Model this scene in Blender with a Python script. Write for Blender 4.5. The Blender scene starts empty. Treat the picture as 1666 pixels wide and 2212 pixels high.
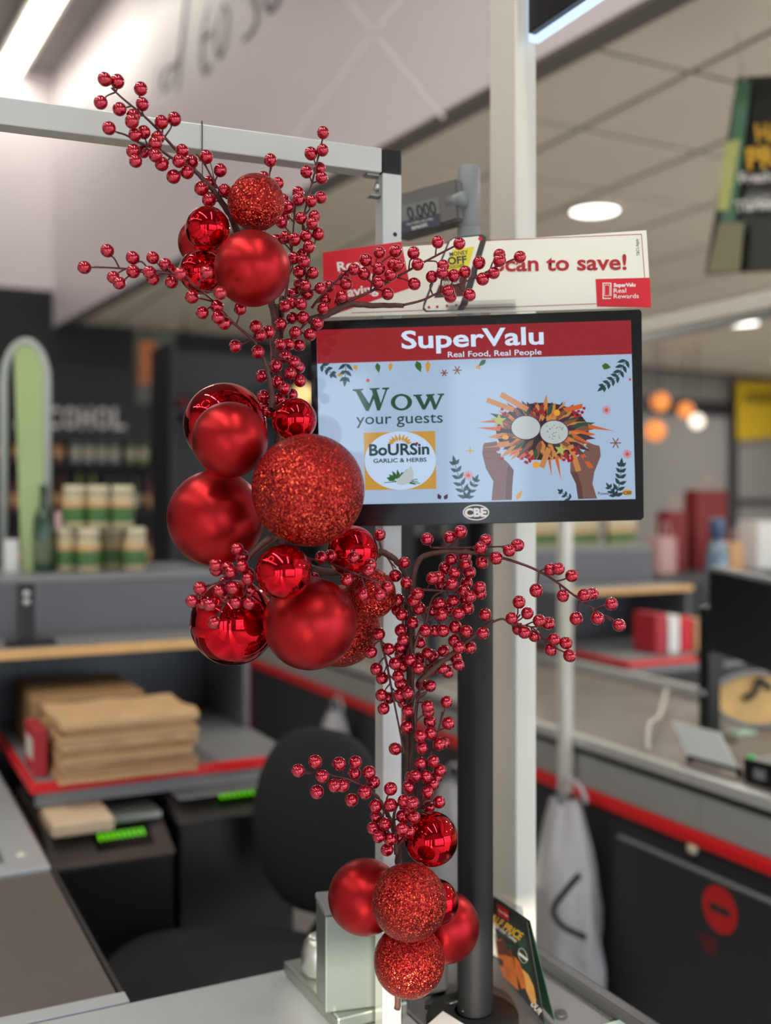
import bpy, bmesh, math, random
from mathutils import Vector, Matrix
random.seed(7)
scene = bpy.context.scene
COL = scene.collection
# ------------------------------------------------------------------ camera
F, CX, CY, CAMZ = 2270.0, 833.0, 1085.0, 1.53
TH = math.radians(27.0); CT, ST = math.cos(TH), math.sin(TH)
cam_data = bpy.data.cameras.new('camera'); cam = bpy.data.objects.new('camera', cam_data); COL.objects.link(cam)
cam.location = (0, 0, CAMZ); cam.rotation_euler = (math.pi/2, 0, -TH)
cam_data.sensor_width = 36; cam_data.lens = F/2212*36; cam_data.shift_y = -21/2212
cam_data.clip_start = .05; cam_data.clip_end = 200
cam_data.dof.use_dof = True; cam_data.dof.focus_distance = 1.15; cam_data.dof.aperture_fstop = 2.35
scene.camera = cam
# ------------------------------------------------------------------ world, sun, exposure
w = bpy.data.worlds.new('world'); scene.world = w; w.use_nodes = True
bg = w.node_tree.nodes['Background']; bg.inputs[0].default_value = (.74, .85, 1, 1); bg.inputs[1].default_value = 5.2
sd = bpy.data.lights.new('sun', 'SUN'); sun = bpy.data.objects.new('sun', sd); COL.objects.link(sun)
sd.energy = 9.0; sd.angle = .009; sd.color = (1, .9, .72)
sun.rotation_euler = Vector((.50, .866, -.258)).to_track_quat('-Z', 'Y').to_euler()
vs = scene.view_settings; vs.view_transform = 'Standard'; vs.look = 'None'; vs.gamma = 1; vs.use_curve_mapping = False
vs.exposure = -.42
# ------------------------------------------------------------------ helpers
def ray(px, py): return (px-CX)/F, (py-CY)/F
def W(px, py, d):
    kx, ky = ray(px, py); x = kx*d
    return Vector((x*CT+d*ST, -x*ST+d*CT, CAMZ-ky*d))
def onz(px, py, z): return W(px, py, (CAMZ-z)*F/(py-CY))
def onu(px, py, u): k = (px-CX)/F; return W(px, py, u/(k*CT+ST))
def onv(px, py, v): k = (px-CX)/F; return W(px, py, v/(CT-k*ST))
def lin(c): return c/12.92 if c <= .04045 else ((c+.055)/1.055)**2.4
def S(r, g, b): return (lin(r/255), lin(g/255), lin(b/255), 1)
MATS = {}
def mat(name, col, rough=.5, metal=0, noise=.08, scale=30, bump=0, spec=.5, coat=0, trans=0, emit=None, estr=1, alpha=1):
    if name in MATS: return MATS[name]
    m = bpy.data.materials.new(name); m.use_nodes = True; nt = m.node_tree; b = nt.nodes['Principled BSDF']
    b.inputs['Base Color'].default_value = col; b.inputs['Roughness'].default_value = rough; b.inputs['Metallic'].default_value = metal
    b.inputs['Specular IOR Level'].default_value = spec; b.inputs['Coat Weight'].default_value = coat; b.inputs['Coat Roughness'].default_value = .05
    b.inputs['Transmission Weight'].default_value = trans; b.inputs['Alpha'].default_value = alpha
    if emit:
        b.inputs['Emission Color'].default_value = emit; b.inputs['Emission Strength'].default_value = estr
    if noise or bump:
        tc = nt.nodes.new('ShaderNodeTexCoord'); n = nt.nodes.new('ShaderNodeTexNoise'); n.inputs['Scale'].default_value = scale; n.inputs['Detail'].default_value = 4
        nt.links.new(tc.outputs['Object'], n.inputs['Vector'])
        if noise:
            mx = nt.nodes.new('ShaderNodeMix'); mx.data_type = 'RGBA'
            mx.inputs[6].default_value = [c*(1-noise) for c in col[:3]]+[1]; mx.inputs[7].default_value = [min(1, c*(1+noise)) for c in col[:3]]+[1]
            nt.links.new(n.outputs['Fac'], mx.inputs[0]); nt.links.new(mx.outputs[2], b.inputs['Base Color'])
        if bump:
            bp = nt.nodes.new('ShaderNodeBump'); bp.inputs['Strength'].default_value = bump; bp.inputs['Distance'].default_value = .002
            nt.links.new(n.outputs['Fac'], bp.inputs['Height']); nt.links.new(bp.outputs['Normal'], b.inputs['Normal'])
    MATS[name] = m; return m
def emis(name, col, s):
    return mat(name, (.02, .02, .02, 1), .4, noise=0, emit=col, estr=s)
def glitter(name, base, hot, cell, bright):
    m = bpy.data.materials.new(name); m.use_nodes = True; nt = m.node_tree; b = nt.nodes['Principled BSDF']; L = nt.links.new
    tc = nt.nodes.new('ShaderNodeTexCoord'); vo = nt.nodes.new('ShaderNodeTexVoronoi'); vo.inputs['Scale'].default_value = 1/cell
    L(tc.outputs['Object'], vo.inputs['Vector'])
    sub = nt.nodes.new('ShaderNodeVectorMath'); sub.operation = 'SUBTRACT'; sub.inputs[1].default_value = (.5, .5, .5); L(vo.outputs['Color'], sub.inputs[0])
    sc = nt.nodes.new('ShaderNodeVectorMath'); sc.operation = 'SCALE'; sc.inputs['Scale'].default_value = 1.15; L(sub.outputs[0], sc.inputs[0])
    g = nt.nodes.new('ShaderNodeNewGeometry'); ad = nt.nodes.new('ShaderNodeVectorMath'); ad.operation = 'ADD'; L(g.outputs['Normal'], ad.inputs[0]); L(sc.outputs[0], ad.inputs[1])
    nm = nt.nodes.new('ShaderNodeVectorMath'); nm.operation = 'NORMALIZE'; L(ad.outputs[0], nm.inputs[0]); L(nm.outputs[0], b.inputs['Normal'])
    sp = nt.nodes.new('ShaderNodeSeparateColor'); L(vo.outputs['Color'], sp.inputs[0])
    rp = nt.nodes.new('ShaderNodeValToRGB'); e = rp.color_ramp.elements
    e[0].position = 0; e[0].color = [c*.55 for c in base[:3]]+[1]; e[1].position = 1; e[1].color = hot
    k = rp.color_ramp.elements.new(.72); k.color = base
    L(sp.outputs['Blue'], rp.inputs[0]); L(rp.outputs[0], b.inputs['Base Color'])
    b.inputs['Metallic'].default_value = .85; b.inputs['Roughness'].default_value = .28
    MATS[name] = m; return m

def thing(name, label, cat, loc=(0, 0, 0), rz=0, group=None):
    o = bpy.data.objects.new(name, None); COL.objects.link(o); o.empty_display_size = .02
    o.location = loc; o.rotation_euler = (0, 0, rz); o['label'] = label; o['category'] = cat
    if group: o['group'] = group
    o['_w'] = 0
    del o['_w']
    return o
def wm(o):
    m = Matrix.Translation(o.location) @ o.rotation_euler.to_matrix().to_4x4() @ Matrix.Diagonal((*o.scale, 1))
    return (wm(o.parent) @ m) if o.parent else m
def obj(name, bm, m, parent=None, local=False, smooth=False):
    """links the bmesh (world coordinates unless local) as one mesh object"""
    if parent is not None and not local: bm.transform(wm(parent).inverted())
    me = bpy.data.meshes.new(name); bmesh.ops.recalc_face_normals(bm, faces=bm.faces) if bm.faces else None
    bm.to_mesh(me); bm.free()
    if smooth:
        for p in me.polygons: p.use_smooth = True
    me.materials.append(m if not isinstance(m, str) else MATS[m])
    o = bpy.data.objects.new(name, me); COL.objects.link(o); o.parent = parent
    return o
def tag(o, label, cat, group=None):
    o['label'] = label; o['category'] = cat
    if group: o['group'] = group
    return o
def struct(o): o['kind'] = 'structure'; return o
def dup(root, loc=None, rz=None, label=None, group=None):
    def rec(o, p):
        c = o.copy(); COL.objects.link(c); c.parent = p
        for ch in list(o.children): rec(ch, c)
        return c
    r = rec(root, None)
    if loc is not None: r.location = loc
    if rz is not None: r.rotation_euler = (0, 0, rz)
    if label: r['label'] = label
    if group: r['group'] = group
    return r
def box(bm, a, b, bev=0, M=None, seg=2):
    a, b = Vector(a), Vector(b)
    c = (a+b)/2; s = b-a
    n = bmesh.new(); bmesh.ops.create_cube(n, size=1)
    for v in n.verts: v.co = Vector((v.co.x*s.x, v.co.y*s.y, v.co.z*s.z))+c
    if bev: bmesh.ops.bevel(n, geom=list(n.edges), offset=bev, segments=seg, affect='EDGES', profile=.5)
    if M: n.transform(M)
    me = bpy.data.meshes.new('t'); n.to_mesh(me); n.free(); bm.from_mesh(me); bpy.data.meshes.remove(me)
    return bm
def nb(): return bmesh.new()
def bx(a, b, bev=0, M=None): return box(bmesh.new(), a, b, bev, M)
def tube(bm, pts, rad, sides=8, cap=True):
    pts = [Vector(p) for p in pts]; n = len(pts)
    if not hasattr(rad, '__len__'): rad = [rad]*n
    rings = []; up = None
    for i, p in enumerate(pts):
        t = (pts[min(i+1, n-1)]-pts[max(i-1, 0)]).normalized()
        if up is None: up = t.orthogonal().normalized()
        up = (up-t*up.dot(t)); up = up.normalized() if up.length > 1e-6 else t.orthogonal().normalized()
        s = t.cross(up)
        rings.append([bm.verts.new(p+(up*math.cos(a)+s*math.sin(a))*rad[i]) for a in [2*math.pi*j/sides for j in range(sides)]])
    for i in range(n-1):
        for j in range(sides):
            k = (j+1) % sides; bm.faces.new((rings[i][j], rings[i][k], rings[i+1][k], rings[i+1][j]))
    if cap: bm.faces.new(rings[0][::-1]); bm.faces.new(rings[-1])
    return bm
def lathe(bm, prof, c=(0, 0, 0), seg=24, M=None):
    c = Vector(c); rings = []
    for r, z in prof:
        if r < 1e-6: rings.append([bm.verts.new(c+Vector((0, 0, z)))])
        else: rings.append([bm.verts.new(c+Vector((r*math.cos(2*math.pi*j/seg), r*math.sin(2*math.pi*j/seg), z))) for j in range(seg)])
    for A, B in zip(rings, rings[1:]):
        for j in range(seg):
            k = (j+1) % seg
            f = [A[j] if len(A) > 1 else A[0]]
            if len(A) > 1: f.append(A[k])
            if len(B) > 1: f += [B[k], B[j]]
            else: f.append(B[0])
            if len(f) > 2: bm.faces.new(f)
    if M: bm.transform(M)
    return bm
def poly(bm, pts, thick=0, n=None):
    vs_ = [bm.verts.new(Vector(p)) for p in pts]; f = bm.faces.new(vs_)
    if thick:
        f.normal_update(); d = (n if n is not None else f.normal)*thick
        v2 = [bm.verts.new(v.co-d) for v in vs_]; bm.faces.new(v2[::-1]); q = len(vs_)
        for i in range(q): bm.faces.new((vs_[i], v2[i], v2[(i+1) % q], vs_[(i+1) % q]))
    return bm
def spline(pts, n=6):
    pts = [Vector(p) for p in pts]
    if len(pts) < 3: return pts
    out = []
    for i in range(len(pts)-1):
        p0, p1, p2, p3 = pts[max(i-1, 0)], pts[i], pts[i+1], pts[min(i+2, len(pts)-1)]
        for j in range(n):
            t = j/n; out.append(.5*((2*p1)+(p2-p0)*t+(2*p0-5*p1+4*p2-p3)*t*t+(3*p1-p0-3*p2+p3)*t**3))
    out.append(pts[-1]); return out
# a flat printed surface: a plane in the world that takes photograph-pixel outlines
class Flat:
    def __init__(s, o, x, up_hint, parent):
        s.o = Vector(o); s.x = Vector(x).normalized(); s.n = s.x.cross(Vector(up_hint)).normalized(); s.y = s.n.cross(s.x).normalized()
        if s.n.dot(Vector((0, 0, CAMZ))-s.o) < 0: s.n = -s.n
        s.parent = parent; s.k = 0
    def P(s, px, py, lift=0):
        c = Vector((0, 0, CAMZ)); d = W(px, py, 1)-c
        t = (s.o-c).dot(s.n)/d.dot(s.n); return c+d*t+s.n*lift
    def L(s, px, py):
        p = s.P(px, py)-s.o; return p.dot(s.x), p.dot(s.y)
    def G(s, a, b, lift): return s.o+s.x*a+s.y*b+s.n*lift
    def shape(s, name, pts, m, lvl=1, thick=0, par=None):
        bm = nb(); q = [s.P(*p, lift=lvl*.0003) for p in pts]
        poly(bm, q, thick, s.n if thick else None); return obj(name, bm, m, par or s.parent)
    def many(s, name, polys, m, lvl=1, par=None):
        if len(polys) <= 8:
            for pts in polys: o = s.shape(name, pts, m, lvl, par=par)
            return o
        bm = nb()
        for pts in polys: poly(bm, [s.P(*p, lift=lvl*.0003) for p in pts])
        o = obj(name, bm, m, par or s.parent); o['kind'] = 'stuff'; return o
    def text(s, body, x0, y0, x1, y1, h, m, lvl=2, bold=0, par=None, name='lettering', shear=0, fit=True):
        """baseline runs from pixel (x0,y0) to (x1,y1); h is the height of the whole word in pixels"""
        cu = bpy.data.curves.new('t', 'FONT'); cu.body = body; cu.offset = bold; cu.shear = shear; cu.resolution_u = 3
        t = bpy.data.objects.new('t', cu); COL.objects.link(t); bpy.context.view_layer.update()
        me = bpy.data.meshes.new_from_object(t.evaluated_get(bpy.context.evaluated_depsgraph_get()))
        bpy.data.objects.remove(t); bpy.data.curves.remove(cu)
        xs = [v.co.x for v in me.vertices]; x_0, x_1 = min(xs), max(xs)
        cap = .73
        for v in me.vertices:
            u = (v.co.x-x_0)/(x_1-x_0); q = v.co.y/cap*h
            px, py = x0+(x1-x0)*u, y0+(y1-y0)*u
            ln = math.hypot(x1-x0, y1-y0); nx, ny = (y1-y0)/ln, -(x1-x0)/ln
            v.co = s.P(px+nx*q, py+ny*q, lvl*.0003)
        bm = nb(); bm.from_mesh(me); bpy.data.meshes.remove(me)
        return obj(name, bm, m, par or s.parent)
def ell(cx, cy, rx, ry, n=28, a0=0, a1=2*math.pi, rot=0):
    o = []
    for i in range(n):
        a = a0+(a1-a0)*i/(n if a1-a0 > 6.2 else n-1); x, y = rx*math.cos(a), ry*math.sin(a)
        o.append((cx+x*math.cos(rot)-y*math.sin(rot), cy+x*math.sin(rot)+y*math.cos(rot)))
    return o
def leafpx(x, y, ang, l, w_):
    c, s_ = math.cos(ang), math.sin(ang); o = []
    for t, q in ((0, 0), (.3, .5), (.6, .42), (1, 0), (.6, -.42), (.3, -.5)):
        o.append((x+c*t*l-s_*q*w_, y+s_*t*l+c*q*w_))
    return o
def linepx(x0, y0, x1, y1, w_):
    l = math.hypot(x1-x0, y1-y0) or 1; nx, ny = -(y1-y0)/l*w_/2, (x1-x0)/l*w_/2
    return [(x0+nx, y0+ny), (x1+nx, y1+ny), (x1-nx, y1-ny), (x0-nx, y0-ny)]
# ------------------------------------------------------------------ materials of the place
mat('wall_white', S(236, 227, 231), .35, noise=.03, scale=3)
mat('wall_dark', S(24, 24, 29), .5, noise=.1, scale=4)
mat('wall_grey', S(150, 146, 142), .6, noise=.05, scale=2)
mat('ceil_tile', S(226, 220, 206), .8, noise=.04, scale=60, bump=.1)
mat('ceil_grid', S(112, 107, 104), .6, noise=.03)
mat('floor_vinyl', S(196, 192, 186), .35, noise=.1, scale=8)
mat('grey_lam', S(94, 96, 100), .4, noise=.05, scale=20)
mat('grey_mid', S(128, 130, 132), .42, noise=.06, scale=15)
mat('grey_dark', S(64, 65, 69), .45, noise=.08, scale=20)
mat('charcoal', S(34, 34, 38), .5, noise=.1, scale=20)
mat('black_plastic', S(16, 16, 19), .35, noise=.1, scale=40)
mat('alu', S(198, 200, 196), .38, .35, noise=.03, scale=30)
mat('alu_pale', S(214, 212, 202), .45, .1, noise=.03, scale=20)
mat('steel', S(190, 195, 190), .28, .9, noise=.05, scale=60)
mat('red_trim', S(214, 30, 34), .35, noise=.05)
mat('wood_edge', S(214, 170, 110), .5, noise=.12, scale=25)
HC = 2.97
# ------------------------------------------------------------------ shell
struct(obj('floor', bx((-7, -3.7, -.05), (10, 9.0, 0)), 'floor_vinyl'))
# bulkhead between the high hall and the lower ceiling
bA, bB = W(1390, 0, (HC-CAMZ)*F/CY), W(100, 715, (HC-CAMZ)*F/(CY-715))
bd = (bB-bA).normalized(); bA2 = bA-bd*6.0; bB2 = bB+bd*.6
bm = nb()
n_ = Vector((bd.y, -bd.x, 0))
if n_.x < 0: n_ = -n_
b0, b1 = bA2.copy(), bB2.copy()
def prism(bm, base, z0, z1):
    lo = [bm.verts.new((p[0], p[1], z0)) for p in base]; hi = [bm.verts.new((p[0], p[1], z1)) for p in base]
    bm.faces.new(lo[::-1]); bm.faces.new(hi); q = len(base)
    for i in range(q): bm.faces.new((lo[i], lo[(i+1) % q], hi[(i+1) % q], hi[i]))
    return bm
VB = 8.95
tB = (VB-bA.y)/bd.y; bEnd = bA+bd*tB
tS = (-3.5-bA.y)/bd.y; bStart = bA+bd*tS
HH = 5.05
struct(obj('wall_bulkhead', prism(nb(), [bStart, bEnd, bEnd+n_*.12, bStart+n_*.12], HC, HH), 'wall_white'))
# soffit strip along the foot of the bulkhead and low ceiling behind it
struct(obj('trim_1', prism(nb(), [bStart+n_*.002, bEnd+n_*.002, bEnd+n_*.10, bStart+n_*.10], HC-.015, HC-.001), 'ceil_grid'))
bm = nb()
low = struct(obj('ceiling', prism(bm, [bStart+n_*.12, (10, -3.5, 0), (10, VB, 0), bEnd+n_*.12], HC+.004, HC+.1), 'ceil_grid'))
gp = W(1490, 155, (HC-CAMZ)*F/(CY-155)); T = .6
tm = bmesh.new(); box(tm, (-.286, -.286, 0), (.286, .286, .012), .006)
tme = bpy.data.meshes.new('ceiling_tile'); tm.to_mesh(tme); tm.free(); tme.materials.append(MATS['ceil_tile'])
rest = nb(); cnt = 0; cand = []
for i in range(-3, 13):
    for j in range(-11, 12):
        u, v = gp.x+(i+.5)*T, gp.y+(j+.5)*T
        if v-.3 < -3.45 or v+.3 > VB-.02 or u+.3 > 9.98: continue
        fu = bA.x+bd.x/bd.y*(v-.3-bA.y); fu2 = bA.x+bd.x/bd.y*(v+.3-bA.y)
        if u-.3 < max(fu, fu2)+.125:
            q = [(u-.286, v-.286), (u+.286, v-.286), (u+.286, v+.286), (u-.286, v+.286)]; o_ = []
            sd_ = lambda p: p[0]-(bA.x+bd.x/bd.y*(p[1]-bA.y)+.115)
            for k in range(4):
                p_, r_ = q[k], q[(k+1) % 4]; a_, b_ = sd_(p_), sd_(r_)
                if a_ >= 0: o_.append(p_)
                if a_*b_ < 0: t_ = a_/(a_-b_); o_.append((p_[0]+(r_[0]-p_[0])*t_, p_[1]+(r_[1]-p_[1])*t_))
            if len(o_) > 2: obj('ceiling_tile', prism(nb(), o_, HC-.006, HC+.003), 'ceil_tile', low)
            continue
        cand.append((u*u+v*v, u, v))
cand.sort()
for _, u, v in cand[:250]:
    o = bpy.data.objects.new('ceiling_tile', tme); COL.objects.link(o); o.parent = low; o.location = (u, v, HC-.006)
struct(obj('ceiling_high', bx((-7, -3.7, HH), (bStart.x+.5, 9.0, HH+.1)), 'wall_grey'))
# far wall: dark below, white above in the high hall
struct(obj('wall_back', bx((-7, VB, 0), (5.2, VB+.12, HC+.3)), 'wall_dark'))
struct(obj('wall_back_upper', bx((-7, VB, HC+.3), (bStart.x+.4, VB+.12, HH)), 'wall_white'))
struct(obj('wall_back_right', bx((5.2, VB, 0), (10, VB+.12, HC+.1)), 'wall_grey'))
struct(obj('wall_right', bx((10, -3.7, 0), (10.12, 9.0, HC+.1)), 'wall_grey'))
struct(obj('wall_left', bx((-7.12, -3.7, 0), (-7, 9.0, HH)), 'wall_white'))
# unseen storefront behind the viewer: daylight windows, piers and lintel placed to shape the sun patch
bm = nb()
for a, b in ((-7, -6.2), (-4.3, -4.0), (-2.9, -2.32), (-1.72, -.6), (2.6, 3.0), (9.4, 10)): box(bm, (a, -3.62, 0), (b, -3.5, 2.4))
box(bm, (-7, -3.62, 2.4), (2.6, -3.5, HH)); box(bm, (2.6, -3.62, 2.4), (3.0, -3.5, HH)); box(bm, (3.0, -3.62, 2.85), (10, -3.5, HH)); box(bm, (-.6, -3.62, 0), (2.6, -3.5, .3))
struct(obj('wall_front', bm, 'wall_grey'))
bm = nb()
for u in (.5, 1.6, 4.3, 5.6, 7.0, 8.3): box(bm, (u-.03, -3.6, .3 if u < 3 else 0), (u+.03, -3.53, 2.4 if u < 3 else 2.85))
box(bm, (-.6, -3.6, 1.95), (2.6, -3.53, 2.0)); box(bm, (3, -3.6, 1.95), (9.4, -3.53, 2.0))
struct(obj('window_1', bm, 'grey_dark'))
for a, b, zz in ((-6.2, -4.3, 0), (-4.0, -2.9, 0), (-2.32, -1.72, 0), (-.6, 2.6, .3), (3, 9.4, -.45)):
    ld = bpy.data.lights.new('daylight_portal', 'AREA'); lo = bpy.data.objects.new('daylight_portal', ld); COL.objects.link(lo)
    ld.shape = 'RECTANGLE'; ld.size = b-a; ld.size_y = 2.4-zz if zz >= 0 else 2.85; ld.cycles.is_portal = True
    lo.location = ((a+b)/2, -3.66, (2.4+zz)/2); lo.rotation_euler = (-math.pi/2, 0, math.pi)
struct(obj('ground_outside', bx((-30, -40, -.1), (30, -3.7, -.02)), mat('pale_concrete', S(190, 186, 180), .9)))  # ground out of view, made pale to bounce daylight up to the ceiling
# ------------------------------------------------------------------ lamps of the shop
emis('lamp_white', S(255, 250, 240), 7); emis('lamp_tube', S(255, 249, 232), 9); emis('lamp_ring', S(255, 244, 225), 10)
mat('lamp_trim', S(225, 222, 215), .4)
def downlight(u, v, label, r=.115, power=26):
    t = thing('ceiling_downlight', label, 'ceiling light', (u, v, HC-.03), group='round downlights in the tiled ceiling')
    bm = nb(); lathe(bm, [(r, .022), (r+.02, .022), (r+.022, .012), (r+.004, .008), (r, .012)], (u, v, HC-.03)); obj('trim_ring', bm, 'lamp_trim', t, smooth=True)
    bm = nb(); lathe(bm, [(0, .013), (r*.7, .011), (r, .016)], (u, v, HC-.03)); obj('diffuser', bm, 'lamp_white', t, smooth=True)
    ld = bpy.data.lights.new('downlight_light', 'AREA'); lo = bpy.data.objects.new('downlight_light', ld); COL.objects.link(lo)
    ld.shape = 'DISK'; ld.size = 2*r; ld.energy = power; ld.color = (1, .95, .87); lo.location = (0, 0, -.01); lo.parent = t
p = W(1285, 458, (HC-.02-CAMZ)*F/(CY-458)); downlight(p.x, p.y, 'bright round downlight in the ceiling above the monitor sign')
p2 = W(1607, 700, (HC-.02-CAMZ)*F/(CY-700)); downlight(p2.x, p2.y, 'small far downlight beyond the white checkout frame bar')
for u, v in ((3.4, -.9), (3.4, 1.7), (5.8, .3), (6.2, 2.9), (8.4, 2.2), (4.6, 6.9), (8.4, 7.6)):  # further downlights, added out of view for general lighting
    downlight(u, v, 'added unseen downlight in the tiled ceiling over the next checkout')
def strip(p0, p1, z, label, power, wd=.09):
    p0, p1 = Vector((p0[0], p0[1], z)), Vector((p1[0], p1[1], z)); d = (p1-p0); L = d.length; d.normalize(); a = math.atan2(d.y, d.x)
    t = thing('strip_light', label, 'strip light', (p0+p1)/2, a)
    obj('housing', bx((-L/2, -wd*.75, 0), (L/2, wd*.75, .05), .008), 'lamp_trim', t, local=True)
    obj('tube', bx((-L/2+.01, -wd/2, -.02), (L/2-.01, wd/2, -.001), .006), 'lamp_tube', t, local=True)
    ld = bpy.data.lights.new('strip_light_light', 'AREA'); lo = bpy.data.objects.new('strip_light_light', ld); COL.objects.link(lo)
    ld.shape = 'RECTANGLE'; ld.size = L; ld.size_y = wd; ld.energy = power; ld.color = (1, .96, .9); lo.location = (0, 0, -.03); lo.parent = t
z = HH-.06
a = W(8, 172, (z-CAMZ)*F/(CY-172)); b = W(105, 0, (z-CAMZ)*F/CY)
if a.y > VB-.03: a = a+(b-a)*((a.y-VB+.03)/(a.y-b.y))
strip(a.to_2d(), b.to_2d()+(b-a).to_2d()*.6, z, 'long white strip light on the high ceiling', 10, .17)
strip((-1.2, -2.6), (-1.2, 3.4), z, 'long strip light over the checkout aisle', 130)
strip((-4.2, -2.6), (-4.2, 5.8), z, 'long strip light by the side wall', 100)
strip((.7, -2.9), (.7, .4), 4.6, 'pendant strip light over the packing shelf', 45)
def ring_lamp(c, r, label):
    t = thing('ring_lamp', label, 'pendant lamp', c)
    bm = nb(); pts = [Vector(c)+Vector((r*math.cos(a), r*math.sin(a), 0)) for a in [2*math.pi*i/40 for i in range(41)]]
    tube(bm, pts, .035, 8, False); obj('ring', bm, 'lamp_ring', t, smooth=True)
    bm = nb()
    for k in range(3):
        a = 2*math.pi*k/3; tube(bm, [Vector(c)+Vector((r*math.cos(a), r*math.sin(a), .03)), (c[0], c[1], HH)], .004, 5)
    obj('suspension_wire', bm, 'steel', t)
ring_lamp((-2.0, 1.35, 3.9), .7, 'glowing ring pendant lamp over the entrance aisle')
ring_lamp((-2.5, 2.7, 3.8), .38, 'smaller glowing ring pendant lamp beside the larger ring')
# ------------------------------------------------------------------ writing and painted light reflections on the bulkhead
bp = Flat(bA.lerp(bB, .4), bd, (0, 0, 1), None)
bw = thing('wall_lettering', 'grey handwritten lettering painted on the white bulkhead', 'wall lettering', bp.o)
bp.parent = bw
mat('script_ink', S(104, 98, 104), .5, noise=.05)
def stroke(pts, wd, tap=True, name='brush_stroke'):
    q = spline([bp.P(x, y, .003) for x, y in pts], 8); bm = nb(); n = len(q)
    sides = []
    for i, p in enumerate(q):
        t = (q[min(i+1, n-1)]-q[max(i-1, 0)]).normalized(); s_ = bp.n.cross(t).normalized()
        f = 1.5*wd*(.35+.65*math.sin(math.pi*min(1, (i+.5)/n*1.0)) if tap else 1)
        sides.append((bm.verts.new(p+s_*f), bm.verts.new(p-s_*f)))
    for A, B in zip(sides, sides[1:]): bm.faces.new((A[0], B[0], B[1], A[1]))
    obj(name, bm, 'script_ink', bw)
stroke([(412, -60), (402, 20), (392, 110), (384, 200)], .020)
stroke([(392, 110), (378, 140), (362, 150), (352, 172), (358, 195), (372, 170), (388, 118)], .011)
stroke([(452, 10), (440, 70), (437, 130), (446, 158), (458, 135)], .014)
stroke([(432, 88), (448, 80), (462, 66)], .011)
stroke([(482, 18), (470, 60), (468, 105), (476, 122), (488, 92), (494, 40), (487, 14), (480, 20)], .012)
stroke([(560, -40), (548, -6), (556, 24), (552, 58), (534, 82), (524, 86)], .013)
stroke([(582, -14), (574, 6), (586, 22), (602, 2), (596, -22), (584, -16)], .013)
stroke([(345, 140), (341, 175), (336, 215)], .006)
refl = thing('wall_reflections', 'pale crossing light reflections painted on the white bulkhead', 'painted reflection', bp.P(805, 90))
bp.parent = refl; mat('reflection_pale', S(252, 247, 247), .3, noise=.02)
for x0, y0, x1, y1 in ((720, -40, 960, 255), (910, -60, 610, 330)):  # light reflections on the wall, laid on as pale strips
    bp.shape('reflection_line', linepx(x0, y0, x1, y1, 9), 'reflection_pale', 6)
# ------------------------------------------------------------------ our checkout counter
ZC = .868
mat('top_silver', S(176, 181, 184), .33, .25, noise=.05, scale=200)
mat('belt', S(92, 87, 82), .5, noise=.06, scale=40)
mat('counter_dark', S(88, 90, 94), .4, noise=.06, scale=60)
vF = onz(300, 2160, ZC).y; uR = .905; uL = onz(180, 1996, ZC).x
ct = thing('packing_counter', 'silver grey packing shelf at the front of the checkout, holding the monitor pole', 'counter', (.2, 1.1, 0))
obj('worktop', bx((-1.0, .72, ZC-.03), (uR-.26, vF, ZC), .004), 'top_silver', ct)
obj('dark_worktop', bx((uR-.258, .72, ZC-.03), (uR-.03, vF, ZC-.001), .003), 'counter_dark', ct)
obj('base_panel', bx((-.98, .76, 0), (uR-.04, vF-.03, ZC-.03)), 'charcoal', ct)
obj('edge_rail', bx((uR-.03, .72, ZC-.035), (uR, vF, ZC+.012), .008), 'grey_dark', ct)
a = onz(1215, 2192, ZC); obj('mint_strip', bx((a.x-.01, a.y-.22, ZC-.001), (a.x+.075, a.y-.045, ZC+.0015), .001), mat('mint', S(150, 178, 168), .4), ct)
bm = nb(); sc = onz(1212, 2191, ZC); lathe(bm, [(0, .0022), (.003, .0022), (.0035, .0008), (.0075, .003), (.0085, 0)], (sc.x, sc.y, ZC)); obj('screw', bm, 'grey_dark', ct, smooth=True)
lc = thing('belt_counter', 'side counter with a dark brown-grey belt leading to a silver scanner bed', 'counter', (-.2, 2.1, 0))
vS = onz(100, 1880, ZC).y
obj('belt', bx((-.55, vF+.035, ZC-.02), (uL-.004, vS, ZC-.002), .003), 'belt', lc)
obj('front_strip', bx((-.55, vF+.003, ZC-.03), (uL+.005, vF+.033, ZC+.001), .002), 'top_silver', lc)
obj('side_trim', bx((uL-.003, vF+.035, ZC-.04), (uL+.005, 2.6, ZC-.001), .002), 'charcoal', lc)
obj('base_panel', bx((-.53, vF+.01, 0), (uL-.01, 2.9, ZC-.04)), 'black_plastic', lc)
sb = obj('scanner_bed', bx((-.55, vS+.003, ZC-.02), (uL-.003, 2.75, ZC+.006), .004), 'top_silver', lc)
gl = onz(30, 1835, ZC)
obj('scanner_glass', bx((-.35, gl.y-.08, ZC+.005), (uL-.09, gl.y+.26, ZC+.008), .001), mat('scan_glass', S(60, 66, 66), .08), sb)
obj('glass_frame', bx((-.37, gl.y-.095, ZC+.004), (uL-.075, gl.y+.275, ZC+.007), .001), 'steel', sb)
q = onz(45, 1853, ZC); bm = nb(); lathe(bm, [(0, .004), (.006, .003), (.009, 0)], (q.x, q.y, ZC+.006)); obj('bolt_cap', bm, mat('cap_cream', S(215, 210, 195), .5), sb, smooth=True)
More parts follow.
